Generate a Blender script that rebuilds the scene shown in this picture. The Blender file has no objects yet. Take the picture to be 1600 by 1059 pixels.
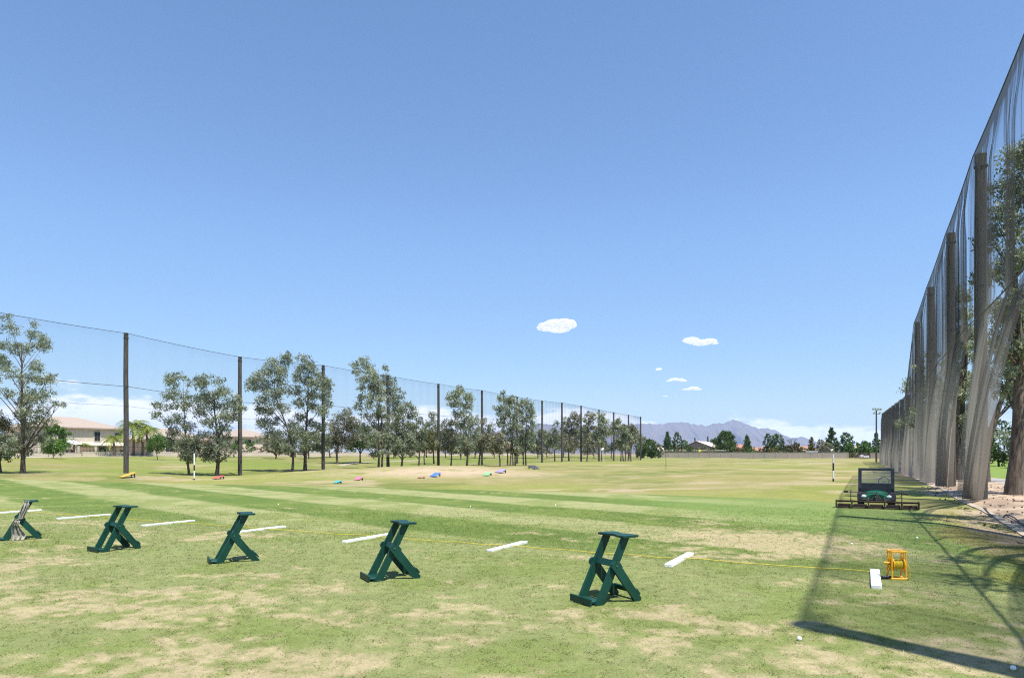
import bpy, math, random
import numpy as np
from mathutils import Vector, Matrix

R = math.radians
rnd = random.Random(7)
sc = bpy.context.scene
COL = sc.collection
F, CX, HY, EYE = 1050.0, 800.0, 708.0, 1.7          # lens and eye of the photograph
AX = np.array((0.463, 0.886)); PX = np.array((0.886, -0.463))   # along the range, across it

# ------------------------------------------------------------------ noise
def _hash(ix, iy, seed):
    h = (ix.astype(np.int64) * 374761393 + iy.astype(np.int64) * 668265263 + seed * 1442695041) & 0xFFFFFFFF
    h = ((h ^ (h >> 13)) * 1274126177) & 0xFFFFFFFF
    h = ((h ^ (h >> 16)) * 2246822519) & 0xFFFFFFFF
    return ((h ^ (h >> 15)) & 0xFFFFFF) / float(0xFFFFFF)

def vnoise(x, y, seed=0):
    x = np.asarray(x, float); y = np.asarray(y, float)
    ix = np.floor(x); iy = np.floor(y)
    fx = x - ix; fy = y - iy
    fx = fx * fx * fx * (fx * (fx * 6 - 15) + 10); fy = fy * fy * fy * (fy * (fy * 6 - 15) + 10)
    a = _hash(ix, iy, seed); b = _hash(ix + 1, iy, seed); c = _hash(ix, iy + 1, seed); d = _hash(ix + 1, iy + 1, seed)
    return (a * (1 - fx) + b * fx) * (1 - fy) + (c * (1 - fx) + d * fx) * fy

def fbm(x, y, oct=4, seed=0):
    s = 0; a = 1.0; n = 0; c, q = 0.8, 0.6
    x = np.asarray(x, float); y = np.asarray(y, float)
    for i in range(oct):
        s = s + a * vnoise(x, y, seed + i * 17); n += a; a *= 0.5
        x, y = (c * x + q * y) * 2.03 + 3.1, (-q * x + c * y) * 2.03 - 1.7
    return s / n

def sstep(a, b, x):
    t = np.clip((np.asarray(x, float) - a) / (b - a), 0, 1)
    return t * t * (3 - 2 * t)

# ------------------------------------------------------------------ terrain
def ut(x, y):
    return 0.886 * x - 0.463 * y, 0.463 * x + 0.886 * y

def tee_d(x, y):                                      # > 0 inside the mown tee (metres from its edge)
    u, t = ut(x, y)
    far = 24.3 + 3.1 * sstep(-45, -10, u) - 3.5 * sstep(-3.0, 1.5, u)
    a = far - t; b = 1.75 - u
    return np.minimum(a, b) 

def G(x, y):
    x = np.asarray(x, float); y = np.asarray(y, float)
    u, t = ut(x, y); r = np.hypot(x, y)
    off = sstep(0.4, -2.4, tee_d(x, y))
    h = -0.2 * off
    h = h + off * (fbm(x / 24, y / 24, 3, 5) - 0.5) * 0.7 * np.exp(-r / 500)
    h = h + off * (fbm(x / 6, y / 6, 2, 9) - 0.5) * 0.09 * np.exp(-r / 150)
    h = h + 0.62 * np.exp(-((x + 6.5) / 10.5) ** 2 - ((y - 63) / 6.5) ** 2)
    h = h + 0.32 * np.exp(-((x + 17.5) / 7) ** 2 - ((y - 60) / 6) ** 2)
    h = h - 0.42 * np.exp(-((x + 26) / 7) ** 2 - ((y - 68) / 6) ** 2) + 0.40 * np.exp(-((x + 34) / 7) ** 2 - ((y - 57) / 5) ** 2)
    h = h + 1.3 * sstep(62, 108, -u) * sstep(-60, 0, t) * (1 - sstep(240, 330, t))
    h = h + 0.15 * sstep(3.0, 4.5, u) * (1 - sstep(40, 70, t))
    h = h + 0.012 * (fbm(x * 1.3, y * 1.3, 3, 21) - 0.5) * np.exp(-r / 60) * 3
    return h

def Gs(x, y):
    return float(G(np.array([x]), np.array([y]))[0])

def at(px, py):                                       # where the sight line through a photo pixel meets the ground
    k = (px - CX) / F; s = (py - HY) / F
    z = 5.0
    while z < 420:
        if EYE - s * z <= Gs(k * z, z): break
        z *= 1.01
    return Vector((k * z, z, Gs(k * z, z)))

def atz(px, z):
    x = (px - CX) / F * z
    return Vector((x, z, Gs(x, z)))

def pxz(px, u):                                       # depth on the line 'u' metres across the range
    k = (px - CX) / F
    return u / (0.886 * k - 0.463)

def hgt(py, z):
    return EYE - (py - HY) / F * z

def utw(u, t):
    x = AX[0] * t + PX[0] * u; y = AX[1] * t + PX[1] * u
    return Vector((x, y, Gs(x, y)))

YAW = math.atan2(AX[1], AX[0])                        # local +X along the range

# ------------------------------------------------------------------ mesh helpers
def np_mesh(name, V, Fc, smooth=False):
    V = np.asarray(V, np.float32); Fc = np.asarray(Fc, np.int32)
    me = bpy.data.meshes.new(name)
    n, k = Fc.shape
    me.vertices.add(len(V)); me.vertices.foreach_set('co', V.ravel())
    me.loops.add(n * k); me.loops.foreach_set('vertex_index', Fc.ravel())
    me.polygons.add(n)
    me.polygons.foreach_set('loop_start', np.arange(n, dtype=np.int32) * k)
    me.polygons.foreach_set('loop_total', np.full(n, k, np.int32))
    me.polygons.foreach_set('use_smooth', np.full(n, smooth))
    me.update(calc_edges=True)
    return me

def col_attr(me, name, rgb):
    a = me.attributes.new(name, 'FLOAT_COLOR', 'POINT')
    c = np.ones((len(rgb), 4), np.float32); c[:, :3] = rgb
    a.data.foreach_set('color', c.ravel())

def flt_attr(me, name, v):
    a = me.attributes.new(name, 'FLOAT', 'POINT')
    a.data.foreach_set('value', np.asarray(v, np.float32).ravel())

def link(name, me, m=None, parent=None, loc=None):
    o = bpy.data.objects.new(name, me); COL.objects.link(o)
    if m is not None and me is not None and not me.materials: me.materials.append(m)
    if parent is not None: o.parent = parent
    if loc is not None: o.location = loc
    return o

class MB:
    def __init__(s): s.v = []; s.f = []
    def add(s, vs, fs):
        b = len(s.v); s.v += [tuple(v) for v in vs]; s.f += [tuple(b + i for i in f) for f in fs]; return s
    def box(s, c, d, rot=None, bev=0.0):
        hx, hy, hz = d[0] / 2, d[1] / 2, d[2] / 2
        b = min(bev, hx * .45, hy * .45, hz * .45)
        c = Vector(c); M = rot if rot is not None else Matrix.Identity(3)
        if b <= 0:
            vs = [Vector((x, y, z)) for x in (-hx, hx) for y in (-hy, hy) for z in (-hz, hz)]
            fs = [(0, 1, 3, 2), (4, 6, 7, 5), (0, 4, 5, 1), (2, 3, 7, 6), (0, 2, 6, 4), (1, 5, 7, 3)]
            return s.add([M @ v + c for v in vs], fs)
        vs = []; idx = {}
        for sx in (-1, 1):
            for sy in (-1, 1):
                for sz in (-1, 1):
                    for ax in range(3):
                        p = [sx * (hx - b), sy * (hy - b), sz * (hz - b)]
                        p[ax] = (sx * hx, sy * hy, sz * hz)[ax]
                        idx[(sx, sy, sz, ax)] = len(vs); vs.append(M @ Vector(p) + c)
        fs = []
        I = idx
        for q in (-1, 1):
            fs.append([I[(q, a, bb, 0)] for a, bb in ((-1, -1), (1, -1), (1, 1), (-1, 1))][::q])
            fs.append([I[(a, q, bb, 1)] for a, bb in ((-1, -1), (-1, 1), (1, 1), (1, -1))][::q])
            fs.append([I[(a, bb, q, 2)] for a, bb in ((-1, -1), (1, -1), (1, 1), (-1, 1))][::q])
        for a in (-1, 1):
            for bb in (-1, 1):
                fs.append([I[(-1, a, bb, 1)], I[(1, a, bb, 1)], I[(1, a, bb, 2)], I[(-1, a, bb, 2)]])
                fs.append([I[(a, -1, bb, 0)], I[(a, 1, bb, 0)], I[(a, 1, bb, 2)], I[(a, -1, bb, 2)]])
                fs.append([I[(a, bb, -1, 0)], I[(a, bb, 1, 0)], I[(a, bb, 1, 1)], I[(a, bb, -1, 1)]])
                for cc in (-1, 1):
                    fs.append([I[(a, bb, cc, 0)], I[(a, bb, cc, 1)], I[(a, bb, cc, 2)]])
        return s.add(vs, fs)
    def tube(s, pts, rad, n=8, cap=True):
        pts = [Vector(p) for p in pts]
        if not hasattr(rad, '__len__'): rad = [rad] * len(pts)
        rings = []; up = Vector((0.31, 0.22, 0.92))
        for i, p in enumerate(pts):
            d = (pts[min(i + 1, len(pts) - 1)] - pts[max(i - 1, 0)])
            if d.length < 1e-9: d = Vector((0, 0, 1))
            d.normalize()
            a = d.cross(up)
            if a.length < .15: a = d.cross(Vector((1, 0, 0)))
            a.normalize(); b = d.cross(a)
            rings.append([p + (a * math.cos(2 * math.pi * k / n) + b * math.sin(2 * math.pi * k / n)) * rad[i] for k in range(n)])
        vs = [v for r in rings for v in r]; fs = []
        for i in range(len(pts) - 1):
            for k in range(n):
                fs.append((i * n + k, i * n + (k + 1) % n, (i + 1) * n + (k + 1) % n, (i + 1) * n + k))
        if cap:
            fs.append(tuple(range(n - 1, -1, -1))); fs.append(tuple((len(pts) - 1) * n + k for k in range(n)))
        return s.add(vs, fs)
    def prism(s, poly, axis, c, th):                  # polygon in the plane across 'axis', extruded th about c
        n = len(poly); vs = []
        for q in (-th / 2, th / 2):
            for a, b in poly:
                vs.append({0: (c + q, a, b), 1: (a, c + q, b), 2: (a, b, c + q)}[axis])
        fs = [tuple(range(n))[::-1], tuple(range(n, 2 * n))]
        for i in range(n): fs.append((i, (i + 1) % n, n + (i + 1) % n, n + i))
        return s.add(vs, fs)
    def ball(s, c, r, n=10, m=6):
        c = Vector(c); r = Vector(r) if hasattr(r, '__len__') else Vector((r, r, r))
        vs = []; fs = []
        for j in range(m + 1):
            th = math.pi * j / m
            for i in range(n):
                ph = 2 * math.pi * i / n
                vs.append(c + Vector((r.x * math.sin(th) * math.cos(ph), r.y * math.sin(th) * math.sin(ph), r.z * math.cos(th))))
        for j in range(m):
            for i in range(n):
                fs.append((j * n + i, j * n + (i + 1) % n, (j + 1) * n + (i + 1) % n, (j + 1) * n + i))
        return s.add(vs, fs)
    def build(s, name, m, parent=None, smooth=False):
        me = bpy.data.meshes.new(name); me.from_pydata(s.v, [], s.f); me.update()
        import bmesh
        bm = bmesh.new(); bm.from_mesh(me); bmesh.ops.recalc_face_normals(bm, faces=bm.faces); bm.to_mesh(me); bm.free()
        if smooth:
            me.polygons.foreach_set('use_smooth', [True] * len(me.polygons))
            try: me.set_sharp_from_angle(angle=R(40))
            except Exception: pass
        return link(name, me, m, parent)

def tag(o, label=None, cat=None, group=None, kind=None):
    if label: o['label'] = label
    if cat: o['category'] = cat
    if group: o['group'] = group
    if kind: o['kind'] = kind
    return o

def empty(name, loc, rz=0.0):
    o = bpy.data.objects.new(name, None); COL.objects.link(o)
    o.location = loc; o.rotation_euler = (0, 0, rz); o.empty_display_size = .2
    return o

def copy_tree(o, parent=None):
    c = o.copy(); COL.objects.link(c)
    if parent is not None: c.parent = parent
    for ch in [q for q in bpy.data.objects if q.parent == o]: copy_tree(ch, c)
    return c

# ------------------------------------------------------------------ materials
class NT:
    def __init__(s, name):
        s.m = bpy.data.materials.new(name); s.m.use_nodes = True
        s.t = s.m.node_tree; s.t.nodes.clear()
        s.out = s.t.nodes.new('ShaderNodeOutputMaterial')
    def n(s, ty, **kw):
        o = s.t.nodes.new(ty)
        for k, v in kw.items():
            if k.startswith('i_'):
                key = k[2:]; key = int(key) if key.isdigit() else key.replace('_', ' ')
                o.inputs[key].default_value = v
            else: setattr(o, k, v)
        return o
    def l(s, a, b): s.t.links.new(a, b)
    def math(s, op, a, b=None, clamp=False):
        o = s.n('ShaderNodeMath', operation=op, use_clamp=clamp)
        for i, v in enumerate((a, b)):
            if v is None: continue
            if isinstance(v, (int, float)): o.inputs[i].default_value = v
            else: s.l(v, o.inputs[i])
        return o.outputs[0]
    def mix(s, fac, a, b, blend='MIX'):
        o = s.n('ShaderNodeMix', data_type='RGBA', blend_type=blend)
        for k, v in ((0, fac), (6, a), (7, b)):
            if isinstance(v, (int, float)): o.inputs[k].default_value = v
            elif isinstance(v, tuple): o.inputs[k].default_value = (*v, 1) if len(v) == 3 else v
            else: s.l(v, o.inputs[k])
        return o.outputs[2]

def paint(name, c, rough=.6, var=.18, scale=6.0, c2=None, bump=.0, metal=0.0, spec=.4, stretch=(1, 1, 1), bscale=None):
    """a painted / plain surface with uneven tone, a second colour in worn patches and a fine bump"""
    t = NT(name); tc = t.n('ShaderNodeTexCoord'); mp = t.n('ShaderNodeMapping'); mp.inputs['Scale'].default_value = stretch
    t.l(tc.outputs['Object'], mp.inputs[0])
    no = t.n('ShaderNodeTexNoise', i_Scale=scale, i_Detail=6.0, i_Roughness=.62); t.l(mp.outputs[0], no.inputs['Vector'])
    ra = t.n('ShaderNodeValToRGB'); ra.color_ramp.elements[0].position = .35; ra.color_ramp.elements[1].position = .68
    ra.color_ramp.elements[0].color = (*[max(0, q * (1 - var)) for q in c], 1)
    ra.color_ramp.elements[1].color = (*(c2 if c2 else [min(1, q * (1 + var)) for q in c]), 1)
    t.l(no.outputs['Fac'], ra.inputs[0])
    p = t.n('ShaderNodeBsdfPrincipled', i_Roughness=rough, i_Metallic=metal); p.inputs['Specular IOR Level'].default_value = spec
    oi = t.n('ShaderNodeObjectInfo'); vs = t.n('ShaderNodeVectorMath', operation='SCALE'); t.l(ra.outputs[0], vs.inputs[0]); t.l(t.math('ADD', t.math('MULTIPLY', oi.outputs['Random'], .22), .89), vs.inputs['Scale'])
    t.l(vs.outputs[0], p.inputs['Base Color'])
    if bump:
        n2 = t.n('ShaderNodeTexNoise', i_Scale=bscale or scale * 5, i_Detail=5.0); t.l(mp.outputs[0], n2.inputs['Vector'])
        b = t.n('ShaderNodeBump', i_Strength=bump, i_Distance=.02); t.l(n2.outputs['Fac'], b.inputs['Height']); t.l(b.outputs[0], p.inputs['Normal'])
    t.l(p.outputs[0], t.out.inputs[0])
    return t.m

def foliage(name, dark, mid, light, trans=.25, rough=.55, spec=.35):
    t = NT(name)
    a = t.n('ShaderNodeAttribute', attribute_name='tone'); oi = t.n('ShaderNodeObjectInfo')
    v = t.math('ADD', a.outputs['Fac'], t.math('MULTIPLY', t.math('SUBTRACT', oi.outputs['Random'], .5), .22))
    ra = t.n('ShaderNodeValToRGB'); e = ra.color_ramp.elements
    e[0].position = .1; e[0].color = (*dark, 1); e[1].position = .95; e[1].color = (*light, 1)
    q = e.new(.5); q.color = (*mid, 1)
    t.l(v, ra.inputs[0])
    p = t.n('ShaderNodeBsdfPrincipled', i_Roughness=rough); p.inputs['Specular IOR Level'].default_value = spec
    t.l(ra.outputs[0], p.inputs['Base Color'])
    tr = t.n('ShaderNodeBsdfTranslucent'); t.l(t.mix(1.0, ra.outputs[0], (1.1, 1.15, .6), 'MULTIPLY'), tr.inputs[0])
    mx = t.n('ShaderNodeMixShader'); mx.inputs[0].default_value = trans
    t.l(p.outputs[0], mx.inputs[1]); t.l(tr.outputs[0], mx.inputs[2]); t.l(mx.outputs[0], t.out.inputs[0])
    return t.m

M = {}
M['green'] = paint('green_paint', (.004, .040, .028), .45, .2, 4, c2=(.007, .058, .039), bump=.06, stretch=(1, 1, .35), spec=.3)
M['white'] = paint('white_board_paint', (.74, .73, .69), .6, .14, 5, c2=(.82, .82, .80), bump=.2)
M['steel'] = paint('steel', (.35, .35, .36), .4, .2, 20, metal=.9)
M['yellow'] = paint('yellow_plastic', (.83, .40, .012), .4, .12, 14)
M['rope_yellow'] = paint('yellow_rope', (.66, .52, .05), .7, .15, 60, bump=.3)
M['wood_pole'] = paint('weathered_pole_wood', (.050, .047, .044), .85, .4, 3, c2=(.115, .098, .082), bump=.5, stretch=(6, 6, .35))
M['bark'] = paint('gum_bark', (.085, .062, .046), .9, .45, 3.5, c2=(.17, .13, .10), bump=.7, stretch=(3, 3, .6))
M['bark_dark'] = paint('dark_bark', (.045, .034, .026), .9, .4, 5, bump=.6, stretch=(2, 2, .5))
M['palm_bark'] = paint('palm_bark', (.16, .12, .085), .9, .35, 6, bump=.6, stretch=(1, 1, 5))
M['black'] = paint('black_paint', (.018, .019, .022), .45, .4, 8, c2=(.035, .036, .04))
M['navy'] = paint('dark_cab_paint', (.016, .02, .030), .35, .3, 5, c2=(.030, .036, .05), spec=.5)
M['cartgreen'] = paint('cart_hood_green', (.008, .11, .06), .3, .2, 6, spec=.6)
M['rubber'] = paint('tyre_rubber', (.02, .02, .021), .8, .3, 25, bump=.3)
M['rust'] = paint('rusty_frame', (.05, .032, .024), .75, .4, 18, c2=(.10, .06, .042), bump=.4)
M['mat'] = paint('brush_mat', (.045, .028, .022), .95, .5, 40, c2=(.085, .055, .042), bump=.9)
M['cable'] = paint('steel_cable', (.05, .05, .055), .6, .2, 20)
M['stucco'] = paint('tan_stucco', (.52, .42, .31), .9, .08, 3, bump=.2)
M['stucco2'] = paint('beige_stucco', (.68, .585, .455), .9, .08, 3, bump=.2)
M['stucco_pink'] = paint('rose_stucco', (.36, .16, .11), .9, .10, 3, bump=.2)
M['stucco_grey'] = paint('taupe_stucco', (.22, .19, .165), .9, .10, 2, bump=.2)
M['window'] = paint('window_glass', (.03, .034, .04), .12, .3, 2, spec=.6)
M['trim'] = paint('pale_trim', (.62, .56, .46), .8, .08, 4)
M['fencewood'] = paint('brown_fence_boards', (.30, .215, .15), .85, .3, 3, bump=.3, stretch=(4, 4, .4))
M['iron'] = paint('dark_iron', (.03, .025, .022), .6, .3, 9)
M['towel'] = paint('grey_towel', (.33, .315, .255), .95, .25, 12, c2=(.46, .44, .37), bump=.6)
M['silver'] = paint('silver_car_paint', (.55, .56, .58), .3, .06, 4, spec=.6)
M['darkcar'] = paint('dark_car_paint', (.05, .035, .035), .3, .1, 4, spec=.6)
M['brownmetal'] = paint('brown_metal', (.11, .062, .042), .7, .25, 5)
M['concrete'] = paint('pale_concrete', (.52, .47, .40), .9, .18, 2.5, bump=.4)
M['ball'] = paint('ball_white', (.86, .86, .84), .4, .03, 30)
M['lampglass'] = paint('lamp_glass', (.6, .62, .62), .15, .1, 10, spec=.7)

def roof_mat(name, c, c2):
    t = NT(name); tc = t.n('ShaderNodeTexCoord')
    w = t.n('ShaderNodeTexWave', wave_type='BANDS', bands_direction='X', i_Scale=1.05, i_Distortion=.4); t.l(tc.outputs['Object'], w.inputs['Vector'])
    no = t.n('ShaderNodeTexNoise', i_Scale=1.7, i_Detail=8.0, i_Roughness=.75); t.l(tc.outputs['Object'], no.inputs['Vector'])
    c0 = t.mix(no.outputs['Fac'], c, c2)
    p = t.n('ShaderNodeBsdfPrincipled', i_Roughness=.85); t.l(c0, p.inputs['Base Color'])
    b = t.n('ShaderNodeBump', i_Strength=.5, i_Distance=.05); t.l(w.outputs['Fac'], b.inputs['Height']); t.l(b.outputs[0], p.inputs['Normal'])
    t.l(p.outputs[0], t.out.inputs[0]); return t.m
M['roof_tan'] = roof_mat('tan_roof_tiles', (.29, .225, .18), (.41, .335, .275))
M['roof_pale'] = roof_mat('pale_roof_tiles', (.50, .40, .32), (.68, .57, .48))
M['roof_red'] = roof_mat('terracotta_roof', (.26, .12, .08), (.40, .215, .155))

def block_mat(name, c, c2):
    t = NT(name); tc = t.n('ShaderNodeTexCoord')
    mp = t.n('ShaderNodeMapping'); mp.inputs['Rotation'].default_value = (R(90), 0, 0); t.l(tc.outputs['Object'], mp.inputs[0])
    br = t.n('ShaderNodeTexBrick', i_Scale=1.0, i_Mortar_Size=.012); br.inputs['Brick Width'].default_value = .4; br.inputs['Row Height'].default_value = .2
    br.inputs['Color1'].default_value = (*c, 1); br.inputs['Color2'].default_value = (*c2, 1); br.inputs['Mortar'].default_value = (*[q * .7 for q in c], 1)
    t.l(mp.outputs[0], br.inputs['Vector'])
    no = t.n('ShaderNodeTexNoise', i_Scale=.35, i_Detail=6.0); t.l(tc.outputs['Object'], no.inputs['Vector'])
    c0 = t.mix(.5, br.outputs['Color'], t.mix(no.outputs['Fac'], tuple(q * .75 for q in c), tuple(min(1, q * 1.3) for q in c2)))
    p = t.n('ShaderNodeBsdfPrincipled', i_Roughness=.9); t.l(c0, p.inputs['Base Color']); t.l(p.outputs[0], t.out.inputs[0]); return t.m
M['block'] = block_mat('grey_block_wall', (.33, .275, .22), (.40, .34, .28))
M['block_pale'] = block_mat('pale_block_wall', (.55, .46, .35), (.62, .53, .42))

M['euc'] = foliage('gum_leaves', (.09, .112, .070), (.225, .255, .175), (.45, .46, .36), .38)
M['euc_brown'] = foliage('gum_leaves_dry', (.10, .102, .068), (.24, .235, .17), (.46, .43, .34), .38)
M['pine'] = foliage('pine_needles', (.030, .058, .016), (.075, .13, .034), (.18, .25, .075), .25)
M['bright'] = foliage('bright_leaves', (.030, .072, .010), (.075, .165, .022), (.17, .29, .05), .3)
M['olive'] = foliage('olive_leaves', (.058, .060, .018), (.135, .135, .042), (.24, .23, .085), .25)
M['palm'] = foliage('palm_fronds', (.045, .085, .015), (.13, .19, .03), (.30, .32, .05), .3)
M['oleander'] = foliage('pink_blossom_leaves', (.05, .06, .03), (.22, .15, .12), (.42, .28, .24), .25)

def net_mat(name, d0):
    """woven netting: the share of the view its strands cover grows as it is seen edge-on (strand width over projected mesh width)"""
    t = NT(name)
    g = t.n('ShaderNodeNewGeometry'); dt = t.n('ShaderNodeVectorMath', operation='DOT_PRODUCT')
    t.l(g.outputs['Normal'], dt.inputs[0]); t.l(g.outputs['Incoming'], dt.inputs[1])
    c = t.math('MAXIMUM', t.math('ABSOLUTE', dt.outputs['Value']), .045)
    a = t.n('ShaderNodeAttribute', attribute_name='dens')
    cov = t.math('MINIMUM', t.math('DIVIDE', t.math('MULTIPLY', a.outputs['Fac'], d0), c), .86)
    tc = t.n('ShaderNodeTexCoord'); no = t.n('ShaderNodeTexNoise', i_Scale=.6, i_Detail=4.0); t.l(tc.outputs['Object'], no.inputs['Vector'])
    du = t.n('ShaderNodeAttribute', attribute_name='dust')
    base = t.mix(du.outputs['Fac'], (.062, .062, .066), (.40, .362, .312))
    base = t.mix(t.math('MULTIPLY', no.outputs['Fac'], .22), base, (.06, .055, .05))
    di = t.n('ShaderNodeBsdfDiffuse'); t.l(base, di.inputs[0])
    tl = t.n('ShaderNodeBsdfTranslucent'); t.l(base, tl.inputs[0])
    m2 = t.n('ShaderNodeMixShader'); m2.inputs[0].default_value = .58; t.l(di.outputs[0], m2.inputs[1]); t.l(tl.outputs[0], m2.inputs[2])
    tr = t.n('ShaderNodeBsdfTransparent'); mx = t.n('ShaderNodeMixShader')
    t.l(cov, mx.inputs[0]); t.l(tr.outputs[0], mx.inputs[1]); t.l(m2.outputs[0], mx.inputs[2]); t.l(mx.outputs[0], t.out.inputs[0])
    return t.m
M['net'] = net_mat('black_netting', 1.0)

def glass_pane():
    t = NT('windscreen_glass'); tr = t.n('ShaderNodeBsdfTransparent'); tr.inputs[0].default_value = (.86, .86, .80, 1)
    gl = t.n('ShaderNodeBsdfGlossy', i_Roughness=.05); mx = t.n('ShaderNodeMixShader'); mx.inputs[0].default_value = .07
    t.l(tr.outputs[0], mx.inputs[1]); t.l(gl.outputs[0], mx.inputs[2]); t.l(mx.outputs[0], t.out.inputs[0]); return t.m
M['pane'] = glass_pane()

# ------------------------------------------------------------------ ground
def ground_colour(x, y):
    x = np.asarray(x, float); y = np.asarray(y, float)
    u, t = ut(x, y); r = np.hypot(x, y)
    td = tee_d(x, y) + (fbm(x / 1.5, y / 1.5, 3, 3) - .5) * 1.1
    tee = sstep(-.25, .35, td)[..., None]
    mixc = lambda a, b, f: a + (np.asarray(b) - a) * f
    one = np.ones(x.shape + (3,))
    # rough of the range
    n1 = fbm(x / 8, y / 8, 4, 31); n2 = fbm(x / 1.9 + 9, y / 1.9, 4, 37); n3 = fbm(x / 18, y / 18, 3, 41)
    field = mixc(one * (.225, .205, .075), (.145, .165, .043), sstep(.42, .68, n1)[..., None])
    field = mixc(field, (.28, .235, .115), (sstep(.52, .70, n2) * .65)[..., None])
    field = mixc(field, (.205, .22, .055), (sstep(.5, .7, n3) * .7)[..., None])
    dry = sstep(.60, .72, fbm(x / 6 + 3, y / 6, 4, 43)) * .5
    dry = np.maximum(dry, np.exp(-((x + 6) / 9) ** 2 - ((y - 57.5) / 4.0) ** 2) * 1.1 * sstep(.3, .5, n2 + .1))
    dry = np.maximum(dry, np.exp(-((x - 2) / 8) ** 2 - ((y - 36) / 2.2) ** 2) * 1.0 * sstep(.35, .5, n2))
    dry = np.maximum(dry, np.exp(-((x - 19) / 5) ** 2 - ((y - 38) / 1.2) ** 2) * .9)
    field = mixc(field, (.39, .30, .20), np.clip(dry, 0, 1)[..., None])
    lush = np.exp(-((u + 78) / 22) ** 2) * sstep(.40, .62, fbm(x / 14, y / 14, 3, 47)) * .75
    field = mixc(field, (.155, .205, .038), lush[..., None])
    # mown tee
    n = .72 * x + .69 * y + (fbm(x / 3, y / 3, 2, 53) - .5) * .5
    ph = np.abs(((n - .3 + 2.375) % 4.75) - 2.375)
    stripe = sstep(1.42, 1.0, ph)
    fade = sstep(9.8, 12.2, t) * sstep(13, 4, x) 
    stripe = stripe * fade + (1 - fade) * .40
    g1 = mixc(one * (.232, .240, .104), (.092, .136, .030), stripe[..., None])
    g1 = mixc(g1, (.135, .172, .042), (sstep(.46, .62, fbm(x / 1.1, y / 1.1, 5, 59)) * .6)[..., None])
    rightg = sstep(6.0, 8.5, x + .22 * (y - 10)) * sstep(30, 20, y)
    g1 = mixc(g1, (.135, .205, .055), (rightg * .55)[..., None])
    # worn and dried patches of the hitting area
    wear = .17 * sstep(11.2, 9.4, t) - .03 + .13 * sstep(8.2, 5.2, t)
    wear = wear + .55 * np.exp(-((x - 5.2) / 3.0) ** 2 - ((y - 12.6) / 2.0) ** 2) + .25 * np.exp(-((x - 6) / 4.0) ** 2 - ((y - 16) / 3.0) ** 2)
    wear = wear + .30 * np.exp(-((x + 5.2) / 1.3) ** 2 - ((y - 7.3) / 1.2) ** 2) + .2 * np.exp(-((x - 0.2) / 1.4) ** 2 - ((y - 7.3) / .5) ** 2)
    wear = wear - .22 * rightg
    pn = .40 * fbm(x / .62 + 2, y / .55, 5, 61) + .36 * fbm(x / .17, y / .15, 4, 67) + .24 * fbm(x / 2.6, y / 1.6, 3, 69)
    patch = sstep(.655, .745, pn + wear * .5) * (.35 + .65 * sstep(.15, .6, vnoise(x / .06, y / .06, 91)))
    g1 = mixc(g1, (.44, .33, .225), (patch * .95)[..., None])
    thin = sstep(.57, .70, pn + wear * .5) * .6
    g1 = mixc(g1, (.24, .225, .105), thin[..., None])
    c = mixc(field, np.clip(g1 * (1.10, 1.09, 1.10), 0, 1), tee)
    # scrub, bare soil and leaf litter by the tall net
    sc_ = sstep(2.1, 2.6, u + (fbm(x / 1.2, y / 1.2, 3, 71) - .5) * 1.6) * (1 - sstep(130, 170, t))
    soil = mixc(one * (.40, .30, .215), (.27, .20, .145), sstep(.4, .65, fbm(x / .9, y / .9, 4, 73))[..., None])
    bare = np.clip(sstep(.50, .60, fbm(x / 1.8, y / 1.8, 4, 79)) * .75 + sstep(3.0, 3.6, u), 0, 1) * sc_
    c = mixc(c, (.155, .175, .05), (sc_ * .5 * (1 - sstep(3, 3.6, u)))[..., None])
    c = mixc(c, soil, bare[..., None])
    lawn = sstep(8.8, 9.2, u)
    c = mixc(c, one * (.16, .22, .05), lawn[..., None])
    # desert beyond the far wall
    dsr = sstep(272, 278, t) + sstep(108, 112, -u)
    c = mixc(c, mixc(one * (.36, .27, .18), (.20, .17, .10), sstep(.4, .6, fbm(x / 60, y / 60, 3, 83))[..., None]), np.clip(dsr, 0, 1)[..., None])
    cover = (1 - np.clip(patch * .75, 0, 1)) * (1 - bare) * (1 - np.clip(dry, 0, 1) * .6)
    return np.clip(c, 0, 1), cover, tee[..., 0]

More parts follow.
